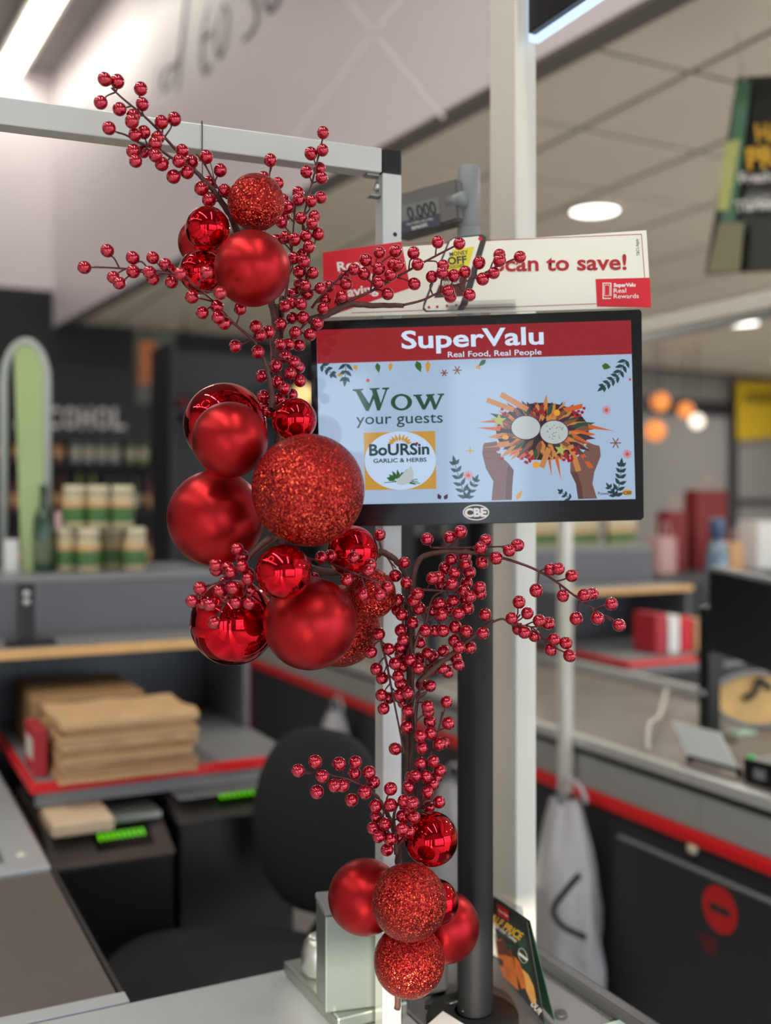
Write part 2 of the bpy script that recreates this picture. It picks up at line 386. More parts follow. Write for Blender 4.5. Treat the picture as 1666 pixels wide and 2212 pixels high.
# ------------------------------------------------------------------ protective screen frame
fz0, fz1 = 1.938, 1.968
fc = W(827, 340, 1.30); frz = math.radians(-5.0)
fr = thing('protective_barrier', 'white square-tube frame with black corner plug that the decoration hangs from', 'metal frame', (fc.x, fc.y, ZC), frz)
H_ = fz1-ZC
obj('post', bx((0, 0, 0), (.0255, .0265, H_-.03), .0015), 'alu', fr, local=True)
obj('post', bx((-1.05, 0, 0), (-1.0245, .0265, H_-.03), .0015), 'alu', fr, local=True)
tb = obj('top_bar', bx((-1.05, 0, H_-.03), (-.001, .0265, H_), .0015), 'alu', fr, local=True)
bm = bx((-.0005, -.0008, H_-.031), (.0262, .0272, H_+.0008), .003); obj('corner_plug', bm, 'black_plastic', fr, local=True)
bm = nb(); box(bm, (-.0135, .006, H_-.058), (-.0005, .020, H_-.0565)); box(bm, (-.0022, .006, H_-.058), (-.0005, .020, H_-.031)); box(bm, (-.018, .006, H_-.033), (-.0005, .020, H_-.0308))
br = obj('corner_bracket', bm, 'steel', fr, local=True)
bm = nb(); lathe(bm, [(0, .005), (.004, .0045), (.0055, .002), (.0055, 0)], M=Matrix.Translation((-.0022, .013, H_-.045)) @ Matrix.Rotation(-math.pi/2, 4, 'Y')); obj('bolt', bm, 'steel', br, local=True, smooth=True)
bm = nb(); lathe(bm, [(0, .0002), (.0024, .0002), (.0028, 0)], M=Matrix.Translation((.0165, 0, H_-.105)) @ Matrix.Rotation(math.pi/2, 4, 'X')); obj('screw_hole', bm, 'black_plastic', fr, local=True)
# ------------------------------------------------------------------ tall white post and the hanging lane sign
c0 = W(1115, 1000, 1.48); e1 = onv(1160, 1000, c0.y); e2 = onu(1057, 1000, c0.x)
wp = thing('tall_post', 'tall white metal post behind the monitor', 'post', (c0.x, c0.y, ZC))
obj('post_body', bx((c0.x, c0.y, ZC), (e1.x, e2.y, 3.3), .0035), 'alu_pale', wp)
obj('foot_plate', bx((c0.x+.002, c0.y+.01, ZC), (e1.x-.001, e2.y+.03, ZC+.006), .001), 'steel', wp)
ls = thing('lane_sign', 'black lane sign with a glowing white lower edge at the top of the white post', 'sign', (e1.x, c0.y-.4, 2.1))
zs = W(1140, 88, 1.47).z
obj('sign_panel', bx((c0.x+.012, .35, zs+.012), (e1.x+.004, c0.y-.012, zs+.45), .002), 'black_plastic', ls)
obj('light_edge', bx(((c0.x+e1.x)/2+.003, .35, zs+.003), (e1.x-.002, c0.y-.008, zs+.011), .002), emis('led_edge', S(205, 226, 255), 1.7), ls)
obj('light_edge', bx((c0.x+.018, c0.y-.011, zs+.004), (e1.x-.002, c0.y-.004, zs+.45), .002), 'led_edge', ls)
# ------------------------------------------------------------------ weighing display
mat('scale_grey', S(100, 98, 97), .5, noise=.04); mat('scale_tube', S(124, 128, 130), .38, noise=.03)
sp_ = W(1013, 430, 1.435)
sd_ = thing('scale_display', 'grey weighing scale display on a round grey pole reading 0.000', 'scale display', (sp_.x, sp_.y, ZC))
ztop = W(1013, 362, 1.435).z
bm = nb(); lathe(bm, [(0, ZC), (.0155, ZC), (.0155, ztop-.083)], (sp_.x, sp_.y, 0), 28); obj('pole', bm, 'scale_tube', sd_, smooth=True)
bm = nb(); lathe(bm, [(.0150, ztop-.083), (.0158, ztop-.0815), (.0158, ztop-.003), (.0145, ztop), (0, ztop+.001)], (sp_.x, sp_.y, 0), 28); obj('pole_sleeve', bm, 'scale_tube', sd_, smooth=True)
A, B = W(985, 430, 1.415), W(868, 462, 1.49)
fl = Flat(A, B-A if True else 0, (0, 0, 1), sd_); fl = Flat(A, -(B-A), (0, 0, 1), sd_)
def bar(pts, n, thick, bev):
    bm = nb(); poly(bm, pts, thick, n); bmesh.ops.bevel(bm, geom=list(bm.edges), offset=bev, segments=2, affect='EDGES'); return bm
quad = [fl.P(850, 421), fl.P(985, 385), fl.P(989, 475), fl.P(850, 515)]
obj('display_housing', bar(quad, fl.n, .03, .003), 'scale_grey', sd_)
fl.shape('lcd_window', [(850, 449), (949, 425), (951, 461), (850, 483)], mat('lcd', S(120, 124, 124), .12, noise=.02), 2)
fl.shape('name_plate', [(850, 482), (951, 463), (953, 488), (850, 508)], mat('plate_blue', S(62, 68, 82), .4), 2)
fl.text('0.000', 884, 476, 946, 461, 29, mat('lcd_ink', S(34, 36, 40), .4), 3, .02)
fl.text('DATALOGIC.', 892, 497, 926, 487, 7, mat('print_white', S(232, 230, 225), .5, noise=.02), 3, .02)
fl.text('Max 15.000kg  Min 0.100kg', 881, 487, 937, 474, 4, 'print_white', 3)
bm = nb(); m_ = (W(988, 434, 1.425)); tube(bm, [m_-fl.x*.012, m_+fl.x*.014], .011, 16); obj('joint', bm, 'scale_tube', sd_, smooth=True)
# ------------------------------------------------------------------ black pole that carries the monitor
mat('pole_black', S(22, 23, 25), .5, 0, noise=.3, scale=900, bump=.25, spec=.35)
pc = W(1027, 1600, 1.345); pr = .0228
mo = thing('customer_monitor', 'black customer monitor showing a red and white festive advert, on a thick black pole', 'monitor', (pc.x, pc.y, ZC))
bm = nb(); lathe(bm, [(pr, ZC+.012), (pr, 1.62), (0, 1.622)], (pc.x, pc.y, 0), 40); obj('pole', bm, 'pole_black', mo, smooth=True)
bm = nb(); lathe(bm, [(0, ZC), (.056, ZC), (.058, ZC+.002), (.058, ZC+.011), (.055, ZC+.014), (pr+.001, ZC+.0145)], (pc.x-.006, pc.y-.004, 0), 48); obj('base_disc', bm, 'pole_black', mo, smooth=True)
TL, TR = W(671, 694, 1.262), W(1386, 668, 1.232); BR = W(1391, 1122, 1.232)
mf = Flat(W(1031, 905, 1.247), TR-TL, BR-TR, mo)
Q = [mf.P(671, 694), mf.P(1386, 668), mf.P(1391, 1122), mf.P(677, 1138)]
def inset(q, d):
    c = sum(q, Vector())/4; return [p+(c-p).normalized()*d for p in q]
mat('bezel', S(14, 16, 19), .16, noise=.15, scale=80)
obj('housing', bar(inset([p-mf.n*.006 for p in Q], -.002), mf.n, .024, .003), 'grey_dark', mo)
obj('bezel', bar(Q, mf.n, .0065, .0015), 'bezel', mo)
c_ = sum(Q, Vector())/4
bm = nb(); tube(bm, [c_-mf.n*.028, c_-mf.n*.075], .018, 14); obj('mount', bm, 'black_plastic', mo)
def sm(name, rgb, s=1.0):
    n = 'screen_'+name
    return mat(n, (.01, .01, .012, 1), .06, noise=0, spec=.5, emit=S(*rgb), estr=s*1.32)
sm('blue', (178, 203, 232), .78); sm('red', (178, 34, 44), .62); sm('white', (205, 222, 242), 1.0); sm('green', (30, 74, 52), .9); sm('teal', (28, 62, 66), .9); sm('gold', (200, 150, 60), .9)
sm('ivory', (190, 212, 238), .95); sm('orange', (206, 98, 40), .85); sm('brown', (140, 86, 60), .7); sm('bread', (200, 134, 70), .85); sm('dark', (44, 30, 34), .8); sm('berry', (160, 26, 34), .85); sm('yellow', (230, 160, 40), .9)
sm('skin', (140, 100, 92), .62); sm('skin2', (112, 74, 62), .6); sm('dip', (190, 200, 200), .85); sm('star', (206, 80, 60), .9); sm('leaf', (46, 100, 40), .9); sm('lime', (170, 180, 90), .9); sm('plum', (70, 36, 60), .8)
scr = mf.shape('screen', [(684, 713), (1363, 692), (1373, 1078), (692, 1091)], 'screen_blue', 2); mf.parent = scr
mf.shape('banner', [(684, 713), (1363, 692), (1365, 765), (686, 786)], 'screen_red', 3)
mf.text('SuperValu', 868, 753, 1175, 743, 39, 'screen_white', 4, .022)
mf.text('Real Food, Real People', 968, 772, 1170, 766, 12.5, 'screen_white', 4, .008)
# Wow / your guests with slab serifs
ser = []
for a, b in (((764, 842), (800, 885)), ((800, 885), (809, 850)), ((806, 850), (821, 884)), ((821, 884), (838, 838))): pass
W1 = [(762, 841), (785, 840), (785, 843), (780, 844), (798, 872), (806, 851), (803, 843), (799, 842), (799, 839), (820, 838), (820, 841), (814, 842), (823, 871), (833, 842), (826, 841), (826, 838), (841, 837), (841, 840), (837, 842), (821, 887), (815, 887), (808, 862), (797, 888), (791, 888), (769, 846), (762, 844)]
w2 = [(893, 853), (912, 852), (912, 855), (908, 856), (917, 875), (924, 858), (921, 855), (921, 852), (939, 851), (939, 854), (935, 855), (942, 874), (951, 854), (945, 853), (945, 851), (960, 850), (960, 853), (956, 855), (942, 885), (937, 885), (930, 865), (919, 885), (913, 885), (898, 857), (893, 856)]
mf.shape('lettering', W1, 'screen_green', 4); mf.shape('lettering', w2, 'screen_green', 4)
bm = nb(); o1, o2 = ell(867.5, 869, 23, 18), ell(867.5, 869, 13.5, 13.5)
for i in range(28):
    j = (i+1) % 28; poly(bm, [mf.P(*o1[i], .0012), mf.P(*o1[j], .0012), mf.P(*o2[j], .0012), mf.P(*o2[i], .0012)])
obj('lettering', bm, 'screen_green', scr)
mf.text('your guests', 770, 917, 957, 913, 25, 'screen_teal', 4, .006)
# cheese pack
pk = mf.shape('advert_pack', [(786, 935), (940, 931), (943, 1056), (789, 1059)], 'screen_gold', 3)
mf.shape('pack_oval', ell(865, 995, 77, 63, 40), 'screen_ivory', 4)
mf.text('BoURSin', 798, 984, 928, 981, 25, 'screen_teal', 5, .03)
mf.shape('dot', ell(901, 958, 3, 3, 10), 'screen_berry', 5)
mf.text('GARLIC & HERBS', 807, 1000, 922, 997, 9, 'screen_teal', 5, .025)
cr = []
for i in range(9):
    a = math.radians(-165+i*18.7); cr.append(leafpx(864+math.cos(a)*14, 960+math.sin(a)*6, a, 13+5*math.sin(math.pi*i/8), 6))
mf.many('petal_crown', cr, 'screen_gold', 5)
hb = []
for i in range(16):
    a = random.uniform(-3.0, -.15); hb.append(leafpx(866+math.cos(a)*14, 1038+math.sin(a)*3, a, random.uniform(12, 24), 8))
for i in range(8): hb.append(linepx(866, 1040, 866+random.choice((-1, 1))*random.uniform(25, 44), 1040+random.uniform(-6, 8), 1.6))
mf.many('herbs', hb, 'screen_leaf', 5)
mf.shape('garlic_clove', [(856, 1040), (868, 1026), (880, 1014), (888, 1006), (894, 1020), (894, 1034), (884, 1044), (870, 1048), (860, 1046)], 'screen_dip', 6)
# platter of food held by two hands
mf.shape('arm', [(1062, 1081), (1066, 1040), (1050, 1012), (1042, 980), (1044, 960), (1062, 962), (1080, 985), (1098, 1000), (1110, 1015), (1107, 1050), (1106, 1080)], 'screen_skin', 3)
mf.shape('arm', [(1249, 1078), (1244, 1045), (1232, 1020), (1232, 1000), (1262, 975), (1278, 960), (1296, 966), (1298, 985), (1284, 1020), (1280, 1045), (1290, 1077)], 'screen_skin', 3)
mf.shape('arm_shade', [(1092, 1080), (1094, 1030), (1098, 1005), (1110, 1015), (1107, 1050), (1106, 1080)], 'screen_skin2', 3.4); mf.shape('arm_shade', [(1249, 1078), (1244, 1045), (1232, 1020), (1246, 1018), (1256, 1045), (1260, 1078)], 'screen_skin2', 3.4)
for fx, fy, gx_, gy_ in ((1046, 962, 1074, 958), (1044, 972, 1078, 970), (1048, 984, 1082, 984), (1294, 968, 1266, 962), (1296, 980, 1264, 978), (1290, 992, 1260, 992)): mf.shape('finger', linepx(fx, fy, gx_, gy_, 9), 'screen_skin', 8.9)
cxw, cyw = 1172, 932
wr = {'screen_orange': [], 'screen_dark': [], 'screen_bread': [], 'screen_plum': [], 'screen_green': [], 'screen_brown': []}
mf.shape('platter', ell(cxw, cyw, 100, 62, 36), 'screen_dark', 4)
keys = ['screen_orange', 'screen_dark', 'screen_bread', 'screen_orange', 'screen_plum', 'screen_green', 'screen_brown']
for i in range(120):
    a = 2*math.pi*i/120+random.uniform(-.1, .1); k = keys[i % 7 if random.random() < .8 else 2]
    r0 = random.uniform(.3, .72); ln = random.uniform(22, 34)+24*abs(math.cos(a))**2; x, y = cxw+math.cos(a)*100*r0, cyw+math.sin(a)*64*r0
    wr[k].append(leafpx(x, y, math.atan2(math.sin(a)*.75, math.cos(a)), ln, random.uniform(7, 13)))
for i, (k, v) in enumerate(wr.items()): mf.many('garnish', v, k, 5+i*.3)
mf.many('breadstick', [linepx(1082, 852, 1140, 885, 12), linepx(1052, 864, 1110, 886, 11), linepx(1232, 962, 1250, 1018, 12), linepx(1046, 966, 1100, 958, 11), linepx(1186, 968, 1170, 1010, 12)], 'screen_bread', 7)
mf.many('carrot', [[(1232, 932), (1298, 972), (1238, 945)], [(1270, 916), (1326, 931), (1272, 926)], [(1035, 912), (1085, 904), (1085, 914)], [(1030, 924), (1082, 922), (1080, 932)], [(1262, 980), (1282, 1010), (1272, 1012), (1254, 985)], [(1206, 985), (1212, 1036), (1198, 990)], [(1190, 990), (1192, 1030), (1184, 995)], [(1215, 882), (1258, 872), (1258, 882), (1225, 892)]], 'screen_orange', 7.3)
by = []
for bx_, by_, n in ((1162, 890), (1250, 889), (1140, 980), (1225, 990), (1222, 1000)) and ((1162, 890, 14), (1252, 889, 9), (1140, 985, 16), (1226, 992, 12), (1252, 970, 7), (1085, 895, 6), (1070, 985, 5)):
    for i in range(n): by.append(ell(bx_+random.gauss(0, 9), by_+random.gauss(0, 7), 3.6, 3.4, 9))
mf.many('red_berry', by, 'screen_berry', 7.6)
mf.many('physalis', [ell(1203, 892, 7, 7, 14), ell(1158, 1004, 8, 7, 14), ell(1092, 945, 7, 5, 14)], 'screen_yellow', 7.9)
def starpx(x, y, r0, r1, n, rot=0): return [(x+(r0 if i % 2 == 0 else r1)*math.cos(rot+math.pi*i/n), y+(r0 if i % 2 == 0 else r1)*math.sin(rot+math.pi*i/n)) for i in range(2*n)]
mf.many('star_fruit', [starpx(1078, 909, 17, 7, 5, -1.57), starpx(1211, 972, 14, 6, 5, -1.4)], 'screen_lime', 8)
mf.many('bowl_rim', [ell(1136, 924, 33, 27, 30), ell(1197, 934, 32, 27, 30)], 'screen_plum', 8.2)
mf.many('dip', [ell(1136, 924, 31, 25, 30), ell(1197, 934, 30, 25, 30)], 'screen_dip', 8.5)
mf.many('herb_speck', [ell(1197+random.uniform(-20, 20), 934+random.uniform(-15, 15), 1.5, 1, 6) for i in range(22)], 'screen_brown', 8.8)
# sprigs, snowflakes
def sprig(pts, n, l, wd):
    o = []
    for i in range(n):
        t = i/(n-1); k = t*(len(pts)-1); j = min(int(k), len(pts)-2); f = k-j
        x = pts[j][0]*(1-f)+pts[j+1][0]*f; y = pts[j][1]*(1-f)+pts[j+1][1]*f
        a = math.atan2(pts[j+1][1]-pts[j][1], pts[j+1][0]-pts[j][0])
        for s_ in (-1, 1): o.append(leafpx(x, y, a+s_*.85, l*(1-.3*t), wd))
        if j < len(pts)-1 and i < n-1: o.append(linepx(x, y, pts[j+1][0], pts[j+1][1], 1.3))
    o.append(leafpx(*pts[-1], a, l, wd)); return o
sg = sprig([(1008, 1076), (994, 1042), (984, 1004)], 6, 22, 8)+sprig([(1008, 1076), (1018, 1056), (1026, 1040)], 4, 18, 7)+sprig([(1330, 1072), (1340, 1040), (1342, 1008)], 6, 20, 8)+sprig([(1330, 1072), (1318, 1055)], 3, 16, 6)+sprig([(1352, 778), (1335, 812), (1306, 834)], 7, 20, 8)+sprig([(748, 786), (746, 815)], 3, 22, 8)+sprig([(696, 788), (716, 806)], 3, 17, 8)+sprig([(1232, 1078), (1214, 1064)], 3, 13, 6)
mf.many('sprig', sg, 'screen_teal', 4)
mf.many('holly', [leafpx(900+i*0, 780, 1.2, 26, 14) for i in range(1)]+[leafpx(1050, 777, 2.4, 22, 10), leafpx(815, 784, 1.4, 22, 11), leafpx(1300, 790, .2, 20, 14)], 'screen_leaf', 4)
mf.many('gold_leaf', [leafpx(925, 779, 1.6, 28, 11), leafpx(845, 783, 1.7, 20, 9), leafpx(766, 788, 1.2, 14, 10), leafpx(1115, 1080, -1.0, 26, 10), leafpx(1028, 790, .6, 14, 8), leafpx(728, 812, -.3, 14, 8), starpx(1016, 974, 13, 2.5, 4)], 'screen_gold', 4)
def flake(x, y, r, n, wd): return [linepx(x-r*math.cos(math.pi*i/n), y-r*math.sin(math.pi*i/n), x+r*math.cos(math.pi*i/n), y+r*math.sin(math.pi*i/n), wd) for i in range(n)]
mf.many('snowflake', flake(1310, 886, 10, 6, 1.5)+flake(1012, 1027, 11, 6, 1.5)+flake(1355, 981, 10, 6, 1.5)+[ell(795, 822, 4, 4, 9), ell(1361, 820, 3, 3, 8)], 'screen_star', 4)
mf.many('snowflake', flake(1330, 957, 12, 3, 2.4)+flake(988, 800, 10, 3, 2.6)+flake(960, 806, 8, 3, 2.6), 'screen_brown', 4)
mf.many('teardrop', [leafpx(952, 1079, -2.0, 14, 9), leafpx(960, 1079, -1.0, 14, 9)], 'screen_plum', 4)
mf.text('Powered By', 1292, 1069, 1340, 1068, 6.5, 'screen_plum', 4, .01)
mf.shape('badge', ell(1355, 1064, 11, 6.5, 20), 'screen_gold', 4); mf.text('CBE', 1347, 1068, 1364, 1067, 6.5, 'screen_dark', 5, .02)
mf.parent = mo
bm = nb(); o1, o2 = ell(1028.5, 1107, 28.5, 17, 40), ell(1028.5, 1107, 26, 14.6, 40)
for i in range(40):
    j = (i+1) % 40; poly(bm, [mf.P(*o1[i], .0012), mf.P(*o1[j], .0012), mf.P(*o2[j], .0012), mf.P(*o2[i], .0012)])
lg = obj('logo_oval', bm, 'print_white', mo); mf.text('CBE', 1004, 1116, 1052, 1115, 18, 'print_white', 3, .05, par=lg)
# ------------------------------------------------------------------ promotional board standing on the monitor
a, b = W(697, 545, 1.30), W(1397, 497, 1.255); b2 = W(1407, 666, 1.255)
mat('card_cream', S(232, 232, 218), .45, noise=.02); mat('card_red', S(206, 22, 40), .45, noise=.03); mat('ink_red', S(172, 24, 38), .5); mat('ink_dark', S(58, 54, 58), .5); mat('voucher', S(226, 212, 60), .45, noise=.03); mat('card_brown', S(84, 44, 44), .5)
bo = thing('promo_board', 'white and red card board reading scan to save, standing on top of the monitor', 'sign', (a+b)/2-Vector((0, 0, .06)))
sf = Flat((a+b)/2, b-a, b2-b, bo)
obj('board', bar([sf.P(697, 545), sf.P(1397, 497), sf.P(1407, 664), sf.P(700, 686)], sf.n, .0025, .0004), 'card_cream', bo)
rp_ = sf.shape('red_panel', [(697, 545.5), (867, 522), (887, 622), (745, 671), (700, 685.5)], 'card_red', 1)
sf.text('Real', 730, 586, 785, 578, 20, 'print_white', 2, .03, par=rp_); sf.text('t', 800, 606, 807, 605, 20, 'print_white', 2, .03, par=rp_); sf.text('aving', 752, 641, 818, 632, 21, 'print_white', 2, .03, par=rp_)
def rline(p0, p1): return linepx(*p0, *p1, 1.2)
sf.many('border_line', [rline((869, 527), (1386, 506)), rline((1386, 506), (1393, 600)), rline((760, 676), (1290, 656))], 'ink_red', 1)
ph = sf.shape('printed_phone', [(980, 513), (1042, 506), (1050, 512), (1050, 522), (1010, 660), (1000, 671), (920, 674), (913, 668), (915, 655), (968, 522)], 'ink_dark', 1)
sf.shape('phone_screen', [(980, 516), (1034, 510), (1039, 516), (995, 656), (988, 670), (922, 671), (917, 664), (972, 522)], 'card_cream', 2, par=ph)
sf.shape('voucher', [(979, 539), (1025, 533), (1008, 594), (962, 590)], 'voucher', 3, par=ph)
sf.text('MONEY', 972, 554, 1012, 549, 9, 'ink_dark', 4, .01, par=ph); sf.text('OFF', 968, 572, 1009, 568, 16, 'ink_dark', 4, .03, par=ph); sf.text('VOUCHER', 962, 582, 1005, 577, 7, 'ink_dark', 4, .01, par=ph)
sf.shape('reward_tile', [(955, 600), (1010, 598), (1002, 640), (938, 644)], 'card_brown', 3, par=ph); sf.text('REWARDS', 951, 617, 993, 613, 9, 'print_white', 4, .02, par=ph)
sf.shape('phone_dot', ell(1038, 516, 4.5, 4.5, 12), 'card_red', 4, par=ph)
sf.many('phone_icon', [ell(927, 664, 3, 3, 8), ell(945, 663, 3, 3, 8), ell(966, 661, 3, 3, 8), ell(986, 660, 3, 3, 8)], 'ink_red', 4, par=ph)
sf.text('Scan to save!', 1066, 586, 1354, 582, 34, 'ink_red', 2, .022)
lb = sf.shape('reward_label', [(1287, 603), (1404, 600), (1407, 665), (1290, 662)], 'card_red', 2)
sf.text('SuperValu', 1326, 620, 1373, 619, 8, 'print_white', 3, .04, par=lb); sf.text('Real', 1326, 633, 1353, 632, 10, 'print_white', 3, .005, par=lb); sf.text('Rewards', 1326, 645, 1380, 644, 10, 'print_white', 3, .005, par=lb)
bm = nb()
for q_ in (linepx(1303, 612, 1303, 645, 2), linepx(1320, 612, 1320, 640, 2), linepx(1302, 612, 1321, 612, 2), linepx(1302, 645, 1320, 645, 2), linepx(1306, 616, 1306, 639, 1), linepx(1317, 616, 1317, 639, 1), linepx(1306, 616, 1317, 616, 1), linepx(1306, 639, 1317, 639, 1)): poly(bm, [sf.P(*p, lift=.0009) for p in q_])
obj('phone_icon', bm, 'print_white', lb)
sf.text("T&C's Apply", 1382, 552, 1379, 516, 7, 'ink_dark', 2)
mat('acrylic', (.9, .92, .93, 1), .05, noise=0, trans=1)
cp = [sf.P(968, 653), sf.P(1114, 648), sf.P(1115, 669), sf.P(968, 674)]
cl = thing('sign_clip', 'clear acrylic clip strip gripping the foot of the promotional board', 'sign clip', cp[2])
obj('clip_front', bar([p+sf.n*.0045 for p in cp], sf.n, .0015, .0003), 'acrylic', cl)
obj('clip_lip', bar([cp[0]+sf.n*.009+(cp[3]-cp[0])*.5, cp[1]+sf.n*.009+(cp[2]-cp[1])*.5, cp[2]+sf.n*.009, cp[3]+sf.n*.009], sf.n, .004, .0004), 'acrylic', cl)
# ------------------------------------------------------------------ things on the packing shelf
pl0 = onz(612, 2074, ZC+.022)
M0 = (0, 0, 0)
pt = thing('scale_plate', 'thin silver metal plate lying on the packing shelf', 'plate', (pl0.x+.1, pl0.y-.1, ZC))
mat('plate_metal', S(150, 160, 152), .38, .8, noise=.05, scale=150)
obj('plate_top', bx((pl0.x, 1.190, ZC+.004), (pl0.x+.10, pl0.y, ZC+.021), .003), 'plate_metal', pt)
obj('plate_foot', bx((pl0.x+.01, 1.197, ZC), (pl0.x+.09, pl0.y-.01, ZC+.004)), 'charcoal', pt)
bl = onz(681, 2100, ZC+.021)
bm = nb(); lathe(bm, [(0, 0), (.022, 0), (.026, .004), (.0275, .014), (.0265, .028), (.023, .042), (.0185, .049), (.0165, .0505), (.014, .048), (.006, .0455), (0, .045)], (bl.x+.006, bl.y-.005, ZC+.021), 32)
tag(obj('metal_dome', bm, 'steel', smooth=True), 'small shiny silver metal dome on the silver plate', 'metal dome')
sx = onz(703, 2190, ZC+.021); rz_ = math.radians(-12)
sbx = thing('silver_box', 'brushed silver metal box with a dark lid edge standing on the silver plate', 'metal box', (sx.x, sx.y, ZC+.0211), rz_)
obj('box_body', bx((0, 0, 0), (.083, .06, .122), .002), 'plate_metal', sbx, local=True)
obj('lid', bx((-.001, -.001, .1222), (.084, .061, .131), .002), 'grey_mid', sbx, local=True)
cb = W(900, 2100, 1.40)
db = thing('card_terminal', 'dark grey card terminal box behind the frame post', 'card terminal', (cb.x, cb.y, ZC), rz_)
obj('terminal_body', bx((0, 0, .003), (.046, .06, .080), .006), 'grey_dark', db, local=True)
obj('terminal_foot', bx((.004, .004, 0), (.042, .056, .0035)), 'black_plastic', db, local=True)
cbl = W(965, 2163, 1.36)
bm = nb(); tube(bm, spline([Vector((cbl.x-.02, cbl.y+.02, ZC+.004)), Vector((cbl.x, cbl.y, ZC+.012)), Vector((cbl.x+.02, cbl.y-.01, ZC+.018)), Vector((pc.x-pr, pc.y-.006, ZC+.017))]), .003, 8)
tag(obj('black_cable', bm, 'black_plastic', smooth=True), 'short black cable running to the monitor pole base', 'cable')
zr = ZC+.0158
rq = [onz(957, 2184, zr), onz(1010, 2217, zr), onz(962, 2246, zr), onz(918, 2218, zr), onz(975, 2300, ZC+.0008), onz(925, 2270, ZC+.0008)]
bm = nb(); V = [bm.verts.new(p) for p in rq]; bm.faces.new((V[0], V[1], V[2], V[3])); bm.faces.new((V[3], V[2], V[4], V[5])); r_ = bmesh.ops.extrude_face_region(bm, geom=bm.faces[:])
for v in r_['geom']:
    if isinstance(v, bmesh.types.BMVert): v.co.z -= .0006
tag(obj('receipt', bm, mat('paper', S(225, 224, 222), .7, noise=.02)), 'white paper receipt resting on the edge of the pole base', 'receipt')
# tent card
tc0 = onz(1104, 2168, ZC)
A_, B_ = W(1064, 1940, 1.47), W(1139, 1990, 1.34)
C_, D_ = W(1181, 2222, 1.325), W(1100, 2160, 1.45)
tcd = thing('tent_card', 'black folded tent card advertising half price turkey beside the monitor pole', 'tent card', (C_.x, C_.y+.05, ZC))
tf = Flat(B_, B_-A_, C_-B_, tcd)
mat('tc_black', S(30, 32, 30), .4, noise=.1, coat=.4); mat('tc_green', S(28, 62, 42), .4, noise=.2, scale=40, coat=.4)
fpts = [(1060, 1937), (1138, 1991), (1177, 2224), (1085, 2140)]
for k in (2, 3):
    while tf.P(*fpts[k]).z < ZC+.001: fpts[k] = (fpts[k][0], fpts[k][1]-1)
obj('front_panel', bar([tf.P(*p) for p in fpts], tf.n, .0012, .0003), 'tc_black', tcd)
tf.shape('green_ground', [(1116, 2000), (1134, 2012), (1160, 2150), (1128, 2120)], 'tc_green', 1)
bn = Vector((1, 0, 0))
bq = [tf.P(1060, 1937)-tf.n*.004, tf.P(1138, 1991)-tf.n*.004, tf.P(*fpts[2])-tf.n*.0135, tf.P(*fpts[3])-tf.n*.0135]
for q_ in bq[2:]: q_.z = max(q_.z, ZC+.001)
obj('back_panel', bar(bq, tf.n, .0012, .0003), 'tc_green', tcd)
tf.shape('red_label', [(1074, 1950), (1099, 1967), (1101, 1990), (1077, 1976)], 'card_red', 2); tf.text('SuperValu', 1077, 1966, 1098, 1981, 4.5, 'print_white', 3, .03)
mat('ink_gold', S(226, 178, 62), .4)
tf.text('HALF PRICE', 1048, 1980, 1124, 2031, 17, 'ink_gold', 2, .03); tf.text('Fresh Irish Turkey', 1062, 1996, 1116, 2036, 7, 'print_white', 2, .02)
mat('turkey', S(196, 108, 48), .4, noise=.6, scale=70); mat('turkey_pale', S(232, 170, 96), .4, noise=.3, scale=90); mat('turkey_dark', S(96, 48, 30), .4, noise=.4, scale=80)
tf.shape('printed_turkey', [(1072, 2030), (1086, 2028), (1104, 2048), (1112, 2080), (1118, 2110), (1122, 2140), (1106, 2126), (1088, 2108), (1080, 2085)], 'turkey', 2)
tf.shape('printed_turkey_top', [(1074, 2032), (1088, 2030), (1104, 2048), (1108, 2068), (1092, 2062), (1078, 2062)], 'turkey_dark', 3)
tf.shape('printed_slice', [(1112, 2064), (1124, 2078), (1134, 2108), (1138, 2134), (1128, 2136), (1116, 2100)], 'turkey', 3)
tf.shape('printed_slice', [(1124, 2088), (1142, 2104), (1154, 2130), (1160, 2162), (1152, 2172), (1138, 2140)], 'turkey_pale', 2)
tf.many('printed_leaf', [leafpx(1100, 2052, -1.9+i*.35, 22, 4) for i in range(5)], 'tc_green', 4)
bm = nb(); o1, o2 = ell(1131, 2064, 9, 17, 24, rot=-.3), ell(1131, 2064, 8, 16, 24, rot=-.3)
for i in range(24):
    j = (i+1) % 24; poly(bm, [tf.P(*o1[i], .0009), tf.P(*o1[j], .0009), tf.P(*o2[j], .0009), tf.P(*o2[i], .0009)])
obj('printed_ring', bm, 'print_white', tcd); tf.shape('printed_band', linepx(1122, 2058, 1142, 2074, 5), 'print_white', 4)
def foot(x):
    y = 2230
    while tf.P(x, y).z < ZC+.0035: y -= 1
    return y
tf.text('OUR', 1146, foot(1146)-3, 1166, foot(1166)-3, 12, 'print_white', 2, .04)
yb = min(foot(1079), foot(1088))-22; tf.shape('printed_box', [(1079, yb), (1088, yb+6), (1089, yb+20), (1080, yb+14)], 'ink_dark', 3)
